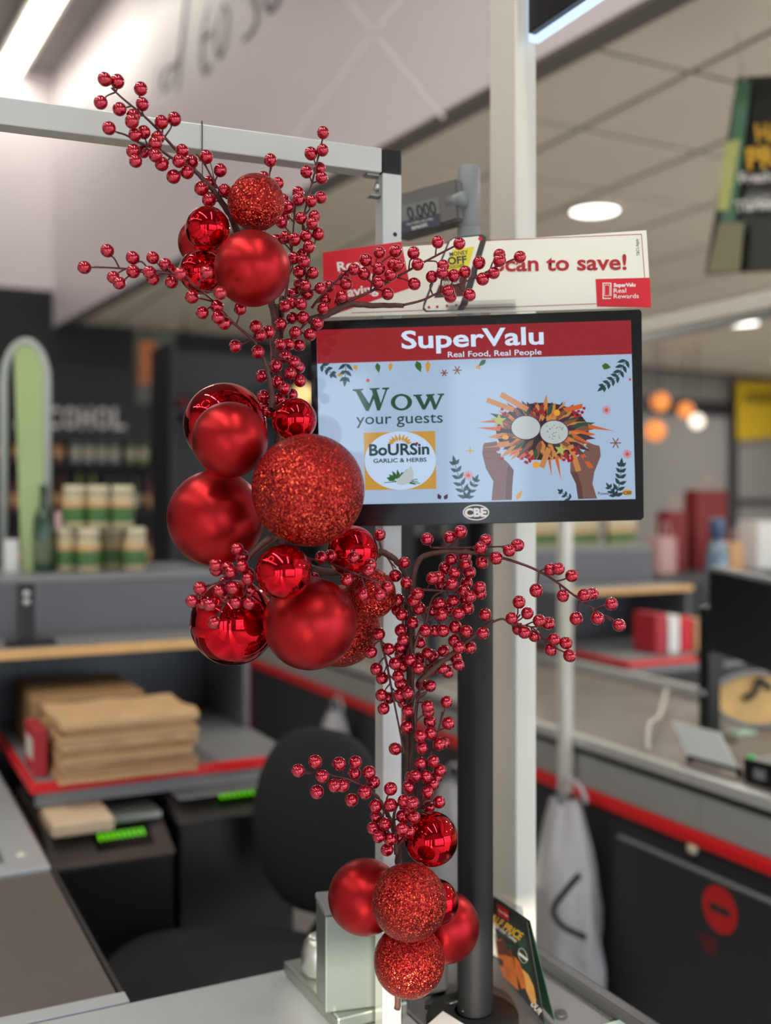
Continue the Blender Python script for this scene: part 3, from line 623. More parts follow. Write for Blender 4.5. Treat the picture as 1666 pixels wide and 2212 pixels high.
# ------------------------------------------------------------------ cashier shelf units
mat('kraft', S(186, 148, 104), .8, noise=.1, scale=30, bump=.3); mat('kraft_dark', S(150, 116, 78), .8, noise=.15, scale=30)
mat('kraft_b', S(168, 130, 92), .8, noise=.12, scale=30, bump=.3); mat('kraft_c', S(196, 160, 118), .8, noise=.1, scale=30, bump=.3)
emis('lcd_green', S(110, 220, 20), 1.3)
mat('carton_red', S(176, 40, 52), .5, noise=.1)
def shelf_unit(label, xl, du=0, dv=0):
    t = thing('shelf_unit', label, 'shelf unit', (.65, 2.95, 0))
    obj('lower_shelf', bx((.36, 2.38, .895), (.965, 3.1, .92), .002), 'grey_mid', t)
    obj('red_edge', bx((.355, 2.368, .897), (.965, 2.38, .921), .003), 'red_trim', t)
    obj('red_edge', bx((.347, 2.368, .897), (.3595, 3.0, .921), .003), 'red_trim', t)
    obj('shelf_underlip', bx((.36, 2.385, .865), (.965, 2.41, .894)), 'grey_mid', t)
    obj('side_panel', bx((.945, 2.70, .921), (.963, 3.1, 1.15)), 'grey_lam', t)
    obj('side_panel', bx((.300, 2.70, .921), (.318, 3.1, 1.15)), 'grey_lam', t)
    obj('cubby_back', bx((.30, 3.085, .921), (.963, 3.1, 1.15)), 'grey_lam', t)
    sh = obj('upper_shelf', bx((xl, 2.705, 1.150), (.975, 3.1, 1.168)), 'grey_mid', t)
    obj('wood_edge', bx((xl, 2.690, 1.146), (.975, 2.705, 1.170), .002), 'wood_edge', sh)
    obj('back_panel', bx((xl, 2.95, 1.169), (.975, 2.97, 1.312), .002), 'grey_lam', t)
    obj('top_board', bx((xl, 2.95, 1.313), (.975, 3.45, 1.33), .002), 'grey_mid', t)
    obj('base_panel', bx((xl, 3.0, 0), (.975, 3.1, .86)), 'charcoal', t)
    obj('rear_panel', bx((xl, 3.43, 0), (.975, 3.45, 1.312)), 'grey_lam', t)
    t.location = (.65+du, 2.95+dv, 0); return t
u1 = shelf_unit('grey cashier shelf unit with wood edged shelf and red edged shelf, holding paper bags', -.15)
u2 = shelf_unit('grey cashier shelf unit with red edged shelf beyond the white posts', .29, 2.30, .78)
# stack of flattened paper bags: each bundle is a thing
nbag = 9; base = onz(235, 1700, .92)
for i in range(nbag):
    x0, x1 = .404+random.uniform(-.008, .008), .705+random.uniform(-.012, .01)
    y0 = 2.332+random.uniform(-.006, .006); z0 = .9215+i*.0145
    bm = nb(); nx, ny = 8, 5; g = []
    for a in range(nx+1):
        for b in range(ny+1):
            x = x0+(x1-x0)*a/nx; y = y0+.26*b/ny
            dz = (.002+.004*(i == nbag-1)+.0015*(i > 5))*math.sin(a*1.7+i*2.1)*math.cos(b*1.3+i) if (0 < b) else (.0025*math.sin(a*2.2+i))
            g.append(bm.verts.new((x+random.uniform(-.003, .003), y+random.uniform(-.003, .003), z0+.0125+max(-.001, dz if i == nbag-1 else dz*.3))))
    for a in range(nx):
        for b in range(ny):
            k = a*(ny+1)+b; bm.faces.new((g[k], g[k+ny+1], g[k+ny+2], g[k+1]))
    r = bmesh.ops.extrude_face_region(bm, geom=bm.faces[:])
    for v in r['geom']:
        if isinstance(v, bmesh.types.BMVert): v.co.z = z0
    o = obj('paper_bag_bundle', bm, ('kraft', 'kraft_b', 'kraft_c')[i % 3])
    tag(o, 'crumpled brown paper bag bundle on top of the stack' if i == nbag-1 else 'flat brown paper bag bundle in the stack on the red edged shelf', 'paper bags', None if i == nbag-1 else 'brown paper bag bundles in the stack')
bm = nb(); box(bm, (.39, 2.62, .9215), (.66, 2.95, 1.058), .01)
tag(obj('folded_paper_bags', bm, 'kraft_dark'), 'taller pile of dark brown folded paper bags behind the bag stack', 'paper bags')
t = thing('red_carton', 'small red carton with a pale label beside the paper bags', 'carton', (.375, 2.45, .9215))
obj('carton_body', bx((.362, 2.42, .9215), (.39, 2.56, 1.025), .002), 'carton_red', t); obj('carton_label', bx((.3605, 2.44, .955), (.3618, 2.53, 1.0)), 'alu_pale', t)
# machines below the red shelf
def machine(u0, u1_, vf, zt, label, extra):
    t = thing('cash_machine', label, 'cash machine', ((u0+u1_)/2, vf+.2, 0))
    obj('cabinet', bx((u0, vf, .02), (u1_, vf+.5, zt-.05), .008), 'black_plastic', t)
    bm = nb(); v = [(u0, vf-.005, zt-.05), (u1_, vf-.005, zt-.05), (u1_, vf+.12, zt), (u0, vf+.12, zt), (u1_, vf+.5, zt), (u0, vf+.5, zt), (u0, vf+.5, zt-.05), (u1_, vf+.5, zt-.05)]
    V = [bm.verts.new(p) for p in v]
    for f in ((0, 1, 2, 3), (3, 2, 4, 5), (0, 3, 5, 6), (1, 7, 4, 2), (0, 6, 7, 1), (5, 4, 7, 6)): bm.faces.new([V[k] for k in f])
    hd = obj('sloped_head', bm, mat('machine_top', S(70, 64, 62), .3, noise=.1, coat=.3), t)
    n = Vector((0, -.05, .125)).normalized()
    def onslope(a, b): return Vector((u0+(u1_-u0)*a, vf-.005+.125*b, zt-.05+.05*b))+n*.002
    bm = nb(); poly(bm, [onslope(.38, .28), onslope(.86, .28), onslope(.86, .8), onslope(.38, .8)], .002); dp = obj('display', bm, 'black_plastic', t)
    bm = nb()
    for i in range(9):
        a = .42+i*.045; poly(bm, [p+n*.001 for p in (onslope(a, .5), onslope(a+.026, .5), onslope(a+.026, .68), onslope(a, .68))])
    obj('display_digits', bm, 'lcd_green', dp)
    obj('front_slot', bx((u0+.05, vf-.004, .5), (u1_-.05, vf+.002, .54), .002), 'charcoal', t)
    return t
a = onv(112, 1830, 2.217); b = onv(378, 1830, 2.217)
machine(a.x, b.x, 2.217, .83, 'black coin machine with green lit display under the paper bags', 0)
m2 = machine(b.x+.03, b.x+.31, 2.30, .862, 'black note machine with green lit display beside the chair', 0)
obj('silver_tray', bx((b.x+.035, 2.31, .8625), (b.x+.30, 2.40, .8635)), 'steel', m2)
n1 = W(140, 1745, 2.24)
bm = nb(); box(bm, (a.x+.005, 2.25, .832), (a.x+.135, 2.42, .862), .006)
tag(obj('folded_packet', bm, mat('packet', S(205, 182, 152), .7, noise=.15, scale=30)), 'pale folded paper packet on top of the coin machine', 'packet')
bm = nb(); box(bm, (a.x+.14, 2.30, .832), (a.x+.25, 2.42, .846), .002)
tag(obj('clear_tray', bm, 'steel'), 'shallow silver tray on top of the coin machine', 'tray')
# black handset stand on the upper shelf
hs = onz(60, 1385, 1.17)
hp = W(57, 1320, 2.66)
t = thing('handset_stand', 'black upright stand with two silver buttons on the wood edged shelf', 'handset stand', (hp.x, hp.y, 1.1705))
obj('stand_body', bx((hp.x-.020, hp.y-.005, 1.179), (hp.x+.020, hp.y+.035, 1.325), .004), 'black_plastic', t)
obj('stand_foot', bx((hp.x-.05, hp.y-.03, 1.1705), (hp.x+.07, hp.y+.05, 1.1792), .003), 'charcoal', t)
for z in (1.298, 1.277):
    bm = nb(); lathe(bm, [(0, .004), (.008, .003), (.009, 0)], M=Matrix.Translation((hp.x, hp.y-.005, z)) @ Matrix.Rotation(math.pi/2, 4, 'X')); obj('silver_button', bm, 'steel', t, smooth=True)
# arched green panel and bottle on the unit top
ga = W(8, 1230, 3.06); gb = W(103, 1230, 3.06); gx = (gb-ga); gw = gx.length; gx.normalize(); gz0 = 1.3315; gz1 = W(55, 737, 3.06).z
t = thing('arched_panel', 'tall arched translucent green panel in a pale grey frame on the shelf unit', 'arched panel', (ga+gb)/2*1.0-Vector((0, 0, (ga.z+gb.z)/2-gz0)))
pts = [ga.copy(), ga.copy()]; pts[0].z = gz0; pts[1].z = gz1-.12
for i in range(1, 12):
    q = math.pi*i/12; pts.append(ga+gx*(gw/2-gw/2*math.cos(q))); pts[-1].z = gz1-.12+.12*math.sin(q)
e = gb.copy(); e.z = gz1-.12; pts.append(e); e2_ = gb.copy(); e2_.z = gz0; pts.append(e2_)
bm = nb(); tube(bm, pts, .011, 10); obj('arch_frame', bm, mat('arch_grey', S(170, 178, 172), .4), t, smooth=True)
ppts = [p+Vector((0, 0, -.004)) for p in pts[3:]]
l0 = ga+gx*gw*.42; l0.z = gz0; l1 = ga+gx*gw*.25; l1.z = gz1-.06
bm = nb(); poly(bm, [l0, l1]+[Vector((pts[i].x, pts[i].y, max(pts[i].z-.006, gz0-.001))) for i in range(5, len(pts))], .004); obj('green_sheet', bm, mat('green_sheet', S(160, 184, 124), .35, noise=.12, scale=4), t)
bm = nb(); k0 = W(22, 1165, 3.03); box(bm, Vector((k0.x-.016, k0.y-.003, 1.3303)), k0+Vector((.022, .003, 0)), .001); obj('white_tag', bm, 'paper', t)
mat('bottle_green', S(36, 66, 46), .15, noise=.1, coat=.4); mat('bottle_label', S(196, 190, 170), .6)
bt = W(93, 1240, 3.02)
def bottle_prof(r, h): return [(0, 0), (r*.95, 0), (r, .01), (r, h*.58), (r*.85, h*.66), (r*.38, h*.76), (r*.34, h*.95), (r*.4, h*.955), (r*.4, h), (0, h)]
t = thing('wine_bottle', 'dark green bottle standing beside the arched green panel', 'bottle', (bt.x, bt.y, 1.3305))
bm = nb(); lathe(bm, bottle_prof(.028, .25), (bt.x, bt.y, 1.3305), 20); obj('glass_body', bm, 'bottle_green', t, smooth=True)
bm = nb(); lathe(bm, [(.0283, .03), (.0285, .032), (.0285, .09), (.0283, .092)], (bt.x, bt.y, 1.3305), 20); obj('label_band', bm, mat('label_olive', S(90, 104, 74), .6), t, smooth=True)
# jars
mat('jar_body', S(190, 176, 140), .2, noise=.2, scale=30, coat=.5); mat('jar_lid', S(214, 204, 172), .4); mat('jar_label', S(70, 110, 58), .5, noise=.4, scale=60); mat('jar_label_b', S(206, 160, 110), .5, noise=.3, scale=60)
def jar(label, group):
    t = thing('food_jar', label, 'jar', (0, 0, 0), group=group)
    bm = nb(); lathe(bm, [(0, 0), (.03, 0), (.033, .006), (.033, .085), (.027, .1), (.0, .1)], seg=18); obj('glass', bm, 'jar_body', t, local=True, smooth=True)
    bm = nb(); lathe(bm, [(.028, .1), (.031, .101), (.031, .121), (.029, .124), (0, .124)], seg=18); obj('lid', bm, 'jar_lid', t, local=True, smooth=True)
    bm = nb(); lathe(bm, [(.0332, .018), (.0337, .02), (.0337, .058), (.0332, .06)], seg=18); obj('paper_label', bm, 'jar_label', t, local=True, smooth=True)
    bm = nb(); lathe(bm, [(.0332, .061), (.0336, .062), (.0336, .074), (.0332, .075)], seg=18); obj('paper_band', bm, 'jar_label_b', t, local=True, smooth=True)
    return t
jl = 'cream lidded jar with green label in the lower row on the shelf unit'
j0 = jar(jl, 'jars on the near shelf unit')
first = True
low_ = [(146, 3.06), (192, 3.03), (292, 3.08), (240, 3.15), (128, 3.14), (182, 3.16), (290, 3.19)]
for px_, d_ in low_:
    p = W(px_, 1230, d_)
    if first: j0.location = (p.x, p.y, 1.3303); first = False
    else: dup(j0, (p.x, p.y, 1.3303))
for px_, d_ in ((161, 3.05), (213, 3.06), (265, 3.07), (188, 3.15)):
    p = W(px_, 1130, d_); dup(j0, (p.x, p.y, 1.4548), label='cream lidded jar with green label stacked on top of the other jars')
p = W(126, 1140, 3.05); bm = nb(); box(bm, (p.x-.010, p.y-.002, 1.4543), (p.x+.010, p.y+.003, 1.503), .0008)
tag(obj('price_card', bm, mat('price_pink', S(228, 190, 196), .6, noise=.2, scale=40)), 'small pink and white price card on the jars', 'price card')
for i in range(9):
    dup(j0, (2.66+i*.073, 3.80+.03*(i % 3), 1.3303), label='cream lidded jar with green label on the farther shelf unit', group='jars on the far shelf unit')
# ------------------------------------------------------------------ office chair
mat('chair_cloth', S(24, 24, 27), .85, noise=.15, scale=300, bump=.3)
cs = W(470, 2020, 2.03)
ch = thing('office_chair', 'black cloth swivel chair inside the checkout', 'chair', (cs.x, cs.y, 0))
def pad(cx, cy, cz, rx, ry, rz, M=None, p=3.2, n=28, m=14):
    bm = nb(); rings = []
    for i in range(m+1):
        th = -math.pi/2+math.pi*i/m; cz_ = math.copysign(abs(math.sin(th))**(2/p*1.4), math.sin(th)); cr_ = abs(math.cos(th))**(2/p)
        rings.append([bm.verts.new((rx*cr_*math.copysign(abs(math.cos(a))**(2/p), math.cos(a)), ry*cr_*math.copysign(abs(math.sin(a))**(2/p), math.sin(a)), rz*cz_)) for a in [2*math.pi*j/n for j in range(n)]])
    for A, B in zip(rings, rings[1:]):
        for j in range(n): bm.faces.new((A[j], A[(j+1) % n], B[(j+1) % n], B[j]))
    bmesh.ops.remove_doubles(bm, verts=bm.verts, dist=1e-5)
    if M: bm.transform(M)
    bm.transform(Matrix.Translation((cx, cy, cz))); return bm
obj('seat', pad(cs.x, cs.y, .60, .24, .23, .045, Matrix.Rotation(-.5, 4, 'Z')), 'chair_cloth', ch, smooth=True)
cbk = W(690, 1772, 2.28)
obj('backrest', pad(cbk.x, cbk.y, cbk.z, .168, .045, .20, Matrix.Rotation(-math.radians(55), 4, 'Z') @ Matrix.Rotation(-.06, 4, 'X'), 2.6), 'chair_cloth', ch, smooth=True)
bm = nb(); tube(bm, spline([Vector((cbk.x, cbk.y, cbk.z-.1))+Vector((.03, .03, 0)), Vector((cbk.x+.03, cbk.y+.03, .62)), Vector((cs.x+.12, cs.y+.06, .53)), Vector((cs.x, cs.y, .54))]), .016, 8); obj('back_bar', bm, 'black_plastic', ch, smooth=True)
bm = nb(); tube(bm, [(cs.x, cs.y, .08), (cs.x, cs.y, .56)], .025, 12); obj('gas_lift', bm, 'black_plastic', ch, smooth=True)
for k in range(5):
    a = 2*math.pi*k/5+.3; e_ = Vector((cs.x+.27*math.cos(a), cs.y+.27*math.sin(a), .065)); bm = nb(); tube(bm, [(cs.x, cs.y, .1), e_], [.022, .014], 8); lg_ = obj('base_leg', bm, 'black_plastic', ch)
    bm = nb(); tube(bm, [e_+Vector((-.012, 0, -.04)), e_+Vector((.012, 0, -.04))], .025, 12); obj('castor', bm, 'black_plastic', lg_)
# ------------------------------------------------------------------ next lane counter on the right
ur = onu(1400, 1640, 1.83).x
mat('lane_top', S(126, 120, 113), .42, noise=.05, scale=30); mat('lane_light', S(150, 152, 148), .42, noise=.04, scale=15); mat('lane_dark', S(46, 46, 50), .45, noise=.08, scale=15)
ln = thing('lane_counter', 'long grey checkout counter of the next lane with a red strip and dark lower panels', 'counter', (2.2, 2.4, 0))
V0, V1 = .25, onu(543, 1436, ur).y
obj('worktop', bx((ur+.02, V0, .845), (2.56, V1, .868), .003), 'lane_top', ln)
obj('front_rail', bx((ur-.012, V0, .842), (ur+.02, V1, .874), .006), 'alu', ln)
obj('rail_groove', bx((ur-.004, V0, .826), (ur+.02, V1, .842)), 'charcoal', ln)
vj = onu(1510, 1760, ur).y
for i, (p_, q_) in enumerate(((V0, vj-.002), (vj, vj+1.25), (vj+1.252, V1))): obj('light_panel', bx((ur, p_, .735), (ur+.02, q_, .826), .002), 'lane_light', ln)
obj('red_strip', bx((ur-.016, V0, .700), (ur+.02, V1, .733), .007), 'red_trim', ln)
obj('dark_panel', bx((ur+.005, V0, .03), (ur+.02, V1, .70), .001), 'lane_dark', ln)
obj('core', bx((ur+.021, V0, .0), (2.54, V1, .84)), 'charcoal', ln)
dv = onu(1330, 1805, ur).y
dr = obj('panel_door', bx((ur-.012, .55, .06), (ur+.004, dv, .643), .004), 'lane_dark', ln)
obj('door_top_edge', bx((ur-.0125, .55, .638), (ur+.003, dv-.02, .6455), .002), 'grey_mid', dr)
obj('rear_rail', bx((2.54, V0, .868), (2.575, V1, .905), .006), 'alu', ln)
obj('end_trim', bx((ur-.006, V1, .03), (ur+.03, V1+.02, .87)), mat('dark_red', S(110, 24, 28), .5), ln)
p = onu(1487, 1826, ur-.02); bm = nb(); lathe(bm, [(0, .012), (.012, .010), (.016, 0)], M=Matrix.Translation((ur-.004, p.y, .69)) @ Matrix.Rotation(-math.pi/2, 4, 'Y')); obj('white_knob', bm, 'jar_lid', ln, smooth=True)
p = onu(1555, 1965, ur-.0125)
tk = thing('no_entry_sticker', 'round red no entry sticker on the dark counter door', 'sticker', (ur-.0128, p.y, p.z))
bm = nb(); lathe(bm, [(0, .0008), (.055, .0008), (.055, 0)], M=Matrix.Translation((ur-.0122, p.y, p.z)) @ Matrix.Rotation(-math.pi/2, 4, 'Y')); obj('red_disc', bm, mat('sticker_red', S(190, 34, 34), .5), tk)
obj('dark_bar', bx((ur-.0137, p.y-.033, p.z-.009), (ur-.0131, p.y+.033, p.z+.009)), 'lane_dark', tk)
q = onu(1528, 2040, ur-.0125)
bm = nb()
for i in range(3): box(bm, (ur-.0135, q.y-.03, q.z+.012-i*.014), (ur-.0122, q.y+.025-.008*i, q.z+.019-i*.014))
tag(obj('sticker_text', bm, mat('sticker_faint', S(120, 36, 36), .5)), 'faint red sticker lettering below the round red sticker', 'sticker')
# the neighbour's protective frame
n0 = onu(1230, 1600, ur-.02)
nf = thing('lane_barrier', 'pale metal screen frame on the next lane counter', 'metal frame', (n0.x, n0.y, .72))
obj('post', bx((ur-.05, n0.y-.016, .71), (ur-.018, n0.y+.016, 1.955), .003), 'alu_pale', nf)
obj('top_bar', bx((ur-.05, .3, 1.956), (ur-.018, n0.y+.016, 1.992), .003), 'alu_pale', nf)
obj('post', bx((ur-.05, .3, .71), (ur-.018, .332, 1.955), .003), 'alu_pale', nf)
# second frame bar farther away
zz = 2.05; fb = W(1500, 705, 4.2)
nf2 = thing('far_barrier', 'grey frame bar beyond the next lane under the ceiling', 'metal frame', (3.4, 2.5, 0))
obj('post', bx((3.4, 6.2, 0), (3.43, 6.23, 2.3), .003), 'grey_mid', nf2); obj('top_bar', bx((3.4, .5, 2.3), (3.43, 6.23, 2.335), .003), 'grey_mid', nf2)
obj('post', bx((3.4, .5, 0), (3.43, .53, 2.3), .003), 'grey_mid', nf2)
# things on the next lane: till stand with screen, bottle, tray, card holder, terminal
st = onz(1533, 1598, .868)
ti = thing('till_stand', 'black till monitor seen from behind on a black stand', 'till', (st.x, st.y, .868))
obj('stand_post', bx((st.x-.022, st.y-.02, .872), (st.x+.022, st.y+.02, 1.24), .004), 'black_plastic', ti)
obj('stand_foot', bx((st.x-.06, st.y-.06, .868), (st.x+.05, st.y+.06, .873), .002), 'black_plastic', ti)
m1, m2_ = W(1556, 1232, 2.86), W(1790, 1282, 2.35); mdn = Vector((0, 0, -.215)); tn = (m2_-m1).cross(mdn).normalized()
obj('screen_back', bar([m1, m2_, m2_+mdn, m1+mdn], tn, .035, .004), 'black_plastic', ti)
obj('screen_top_edge', bar([m1+Vector((0, 0, .012)), m2_+Vector((0, 0, .012)), m2_, m1], tn, .037, .003), 'grey_mid', ti)
bm = nb(); tube(bm, [Vector((st.x, st.y, 1.12)), (m1+m2_)/2+Vector((0, 0, -.14)) - (m2_-m1)*.3], .016, 8); obj('arm', bm, 'black_plastic', ti)
bm = nb(); lathe(bm, [(0, .006), (.007, .005), (.009, 0)], M=Matrix.Translation((st.x-.0225, st.y, 1.0)) @ Matrix.Rotation(-math.pi/2, 4, 'Y')); obj('bolt', bm, 'steel', ti, smooth=True)
sbt = W(1550, 1290, 3.55)
so = thing('sanitiser_bottle', 'translucent blue grey bottle with dark blue cap behind the till stand', 'bottle', (sbt.x, sbt.y, .868))
hb_ = sbt.z-.19
obj('bottle_shelf', bx((sbt.x-.05, sbt.y-.05, hb_-.02), (sbt.x+.05, sbt.y+.05, hb_-.001)), 'charcoal', so); obj('shelf_post', bx((sbt.x-.015, sbt.y-.015, 0), (sbt.x+.015, sbt.y+.015, hb_-.02)), 'charcoal', so)
bm = nb(); lathe(bm, [(0, 0), (.036, 0), (.04, .01), (.04, .30), (.034, .36), (.016, .39), (0, .39)], (sbt.x, sbt.y, hb_), 18); obj('bottle_body', bm, mat('blue_body', S(104, 126, 142), .2, coat=.5), so, smooth=True)
bm = nb(); lathe(bm, [(.017, .39), (.026, .392), (.026, .45), (.018, .458), (0, .458)], (sbt.x, sbt.y, hb_), 16); obj('cap', bm, mat('blue_cap', S(66, 86, 120), .35), so, smooth=True)
tr = onz(1640, 1572, .868)
ot = thing('oval_tray', 'oval tray with grey rim and pale wooden inside, leaning by the till', 'tray', (tr.x, tr.y, .868))
oc = Vector((tr.x, tr.y, .868+.0075+.078*.970)); ox = Vector((CT, -ST, 0)); oy = (Vector((0, 0, 1))+Vector((ST, CT, 0))*.25).normalized(); on = ox.cross(oy).normalized()
def oval(rx, ry, k=36): return [oc+ox*rx*math.cos(a)+oy*ry*math.sin(a) for a in [2*math.pi*i/k for i in range(k)]]
if on.dot(Vector((0, 0, CAMZ))-oc) < 0: on = -on
bm = nb(); pp = oval(.135, .078); tube(bm, pp+[pp[0]], .008, 8, False); obj('rim', bm, 'grey_mid', ot, smooth=True)
bm = nb(); poly(bm, [p-on*.012 for p in oval(.135, .078)], .004); obj('wood_inside', bm, mat('tan_wood', S(224, 180, 110), .5, noise=.15, scale=20), ot)
bm = nb(); tube(bm, spline([oc+on*.0+ox*-.045+oy*.0, oc+ox*-.01+oy*.02, oc+ox*.005+oy*.055, oc+ox*.04+oy*.03]), .009, 7); obj('black_clip', bm, 'black_plastic', ot, smooth=True)
fw_ = Vector((ST, CT, 0)); bm = nb(); tube(bm, [oc-on*.014+oy*.03, Vector((oc.x, oc.y, .871))+fw_*.06], .006, 7); obj('rear_leg', bm, 'grey_mid', ot, smooth=True)
bm = nb(); q0 = onz(1600, 1582, .8705); box(bm, (q0.x-.035, q0.y-.03, .868), (q0.x+.035, q0.y+.02, .876), .002)
tag(obj('glass_plate', bm, mat('mint_glass', S(190, 226, 206), .1, noise=.02)), 'small mint glass plate in front of the oval tray', 'plate')
hq = [W(1452, 1557, 2.72), None, onz(1598, 1664, .884), onz(1490, 1634, .884)]; hq[1] = hq[0]+hq[2]-hq[3]
chd = thing('card_holder', 'white tilted card holder on the next lane counter', 'card holder', (hq[3].x, hq[3].y, .868))
nn = (hq[1]-hq[0]).cross(hq[3]-hq[0]).normalized()
obj('white_card', bar(hq, nn, .004, .0008), mat('card_grey', S(226, 234, 230), .4, noise=.02), chd)
f0 = hq[3].copy(); f1 = hq[2].copy(); f0.z = f1.z = .88
bm = nb(); tube(bm, [hq[3], hq[2]], .007, 6); tube(bm, [hq[3], Vector((hq[3].x, hq[3].y, .868))], .008, 6); tube(bm, [hq[2], Vector((hq[2].x, hq[2].y, .868))], .008, 6); obj('black_base', bm, 'black_plastic', chd)
tq = onz(1612, 1690, .868)
tb_ = thing('payment_terminal', 'black payment box with a small green light', 'payment terminal', (tq.x, tq.y, .868))
obj('terminal_body', bx((tq.x, tq.y-.16, .868), (tq.x+.09, tq.y+.01, .925), .004), 'black_plastic', tb_)
obj('side_label', bx((tq.x-.001, tq.y-.06, .885), (tq.x+.0005, tq.y-.025, .908)), 'grey_mid', tb_)
bm = nb(); lathe(bm, [(0, .012), (.007, .009), (.009, 0)], (tq.x+.012, tq.y-.005, .924)); obj('green_light', bm, emis('green_led', S(60, 200, 90), .9), tb_, smooth=True)
# thin white cable on the next lane counter
p0, p1, p2_, p3 = onz(1400, 1620, .872), W(1403, 1565, 2.95), W(1425, 1545, 3.1), W(1440, 1490, 3.4)
bm = nb(); tube(bm, spline([p0, p1, p2_, p3]), .006, 7); tag(obj('pale_cable', bm, 'alu_pale', smooth=True), 'pale cable bending up from the next lane counter', 'cable')
# cartons on the far unit shelf
for i, (dx, c_, lb_) in enumerate(((0, 'carton_red', 'red carton standing on the far red edged shelf'), (.075, 'paper', 'white carton between red cartons on the far shelf'), (.15, 'card_red', 'bright red carton leaning on the far shelf'), (.23, 'kraft', 'brown carton at the end of the far shelf'))):
    bm = nb(); box(bm, (2.88+dx*.9, 3.26, .9215), (2.935+dx*.9, 3.40, 1.08-.01*i), .002); tag(obj('carton', bm, c_), lb_, 'carton')
# hanging white plastic bags
mat('bag_white', S(196, 196, 200), .4, noise=.08, scale=30)
def bag(c, sx_, sy_, h, label, seed):
    rr = random.Random(seed); bm = nb(); rings = []; n = 28
    ph_ = [rr.uniform(0, 6) for _ in range(6)]
    for i in range(13):
        t_ = i/12; z = c[2]+h*t_; wdt = .92+.08*math.sin(9*t_+ph_[4]) if t_ < .72 else .92-1.9*(t_-.72)
        ring = []
        for j in range(n):
            a = 2*math.pi*j/n; k = 1+.12*math.sin(5*a+ph_[0]+3*t_)+.09*math.sin(9*a+ph_[1]-7*t_)+.07*math.sin(3*a+11*t_+ph_[2])+.04*math.sin(13*a+15*t_)
            ring.append(bm.verts.new((c[0]+sx_*wdt*k*math.cos(a), c[1]+sy_*wdt*k*math.sin(a), z+.01*math.sin(4*a+ph_[3])*t_)))
        rings.append(ring)
    for A, B in zip(rings, rings[1:]):
        for j in range(n): bm.faces.new((A[j], A[(j+1) % n], B[(j+1) % n], B[j]))
    bm.faces.new(rings[0][::-1])
    t = thing('plastic_bag', label, 'plastic bag', (c[0], c[1], c[2])); obj('bag_body', bm, 'bag_white', t, smooth=True)
    bm = nb(); pts_ = [Vector((c[0]+sx_*.3, c[1]+sy_*.5*math.cos(a), c[2]+h+.05*math.sin(a))) for a in [math.pi*i/10 for i in range(11)]]; tube(bm, pts_, .006, 6); obj('handle', bm, 'bag_white', t, smooth=True)
    return t
q = onu(1222, 1900, ur-.09); bag((q.x, q.y, .02), .07, .125, .70, 'white plastic bag hanging on the next lane counter behind the tall post', 3)
bm = nb(); tube(bm, spline([onu(1252, 1890, ur-.19), onu(1222, 1925, ur-.21), onu(1196, 1965, ur-.2), onu(1215, 2000, ur-.2), onu(1265, 2025, ur-.18)]), .008, 8)
tag(obj('cable_loop', bm, 'black_plastic', smooth=True), 'black cable loop hanging in front of the white bag', 'cable')
q = onu(975, 1800, ur-.08); bag((q.x, q.y, .10), .06, .12, .52, 'white plastic bag hanging by the black monitor pole', 5)
q = onu(722, 1560, ur-.07); bag((q.x, q.y, .32), .05, .09, .36, 'pale plastic bag hanging behind the chair back', 9)
# ------------------------------------------------------------------ far end of the shop
mat('bottle_a', S(96, 60, 40), .2, coat=.4); mat('bottle_b', S(120, 130, 70), .2, coat=.4); mat('bottle_c', S(110, 60, 70), .2, coat=.4); mat('bottle_d', S(150, 150, 150), .2, coat=.4); mat('bottle_e', S(170, 110, 50), .2, coat=.4); mat('bottle_f', S(60, 80, 64), .2, coat=.4)
ds = thing('drinks_shelf', 'black drinks shelving along the far dark wall', 'shelving', (2.0, 8.7, 0))
SH = (.55, 1.02, 1.46, 1.84)
for z in SH: obj('shelf', bx((.6, 8.45, z-.025), (3.5, 8.9, z)), 'charcoal', ds)
for u in (.6, 1.55, 2.5, 3.48): obj('upright', bx((u, 8.46, 0), (u+.03, 8.9, SH[0]-.026)), 'charcoal', ds)
for u in (.6, 3.48): obj('side', bx((u-.03, 8.44, 0), (u-.001 if u < 1 else u+.05, 8.9, 2.25)), 'charcoal', ds)
obj('shelf_back', bx((.6, 8.88, .0), (3.5, 8.9, 2.25)), 'wall_dark', ds)
kinds = []
names = ['brown', 'olive', 'dark red', 'clear grey', 'amber', 'dark green']
for k, mm in enumerate(('bottle_a', 'bottle_b', 'bottle_c', 'bottle_d', 'bottle_e', 'bottle_f')):
    bm = nb(); lathe(bm, bottle_prof(.043, .30), seg=12)
    me_o = obj('drinks_bottle', bm, mm, smooth=True); lab = bpy.data.meshes
    tag(me_o, names[k]+' drinks bottle on the far dark shelving', 'bottle', 'bottles on the far shelving')
    bm = nb(); lathe(bm, [(.0435, .05), (.044, .052), (.044, .13), (.0435, .132)], seg=12); obj('bottle_label', bm, 'bottle_label' if k % 2 else 'jar_label_b', me_o, local=True, smooth=True)
    kinds.append(me_o)
usedk = set(); rb = random.Random(4)
for z in SH[1:]:
    u = .72
    while u < 3.4:
        k = rb.randrange(6); n_rep = rb.randint(2, 4)
        for _ in range(n_rep):
            if u > 3.4: break
            if k not in usedk: kinds[k].location = (u, 8.56, z); usedk.add(k)
            else: dup(kinds[k], (u, 8.56, z))
            u += .102
        u += .03
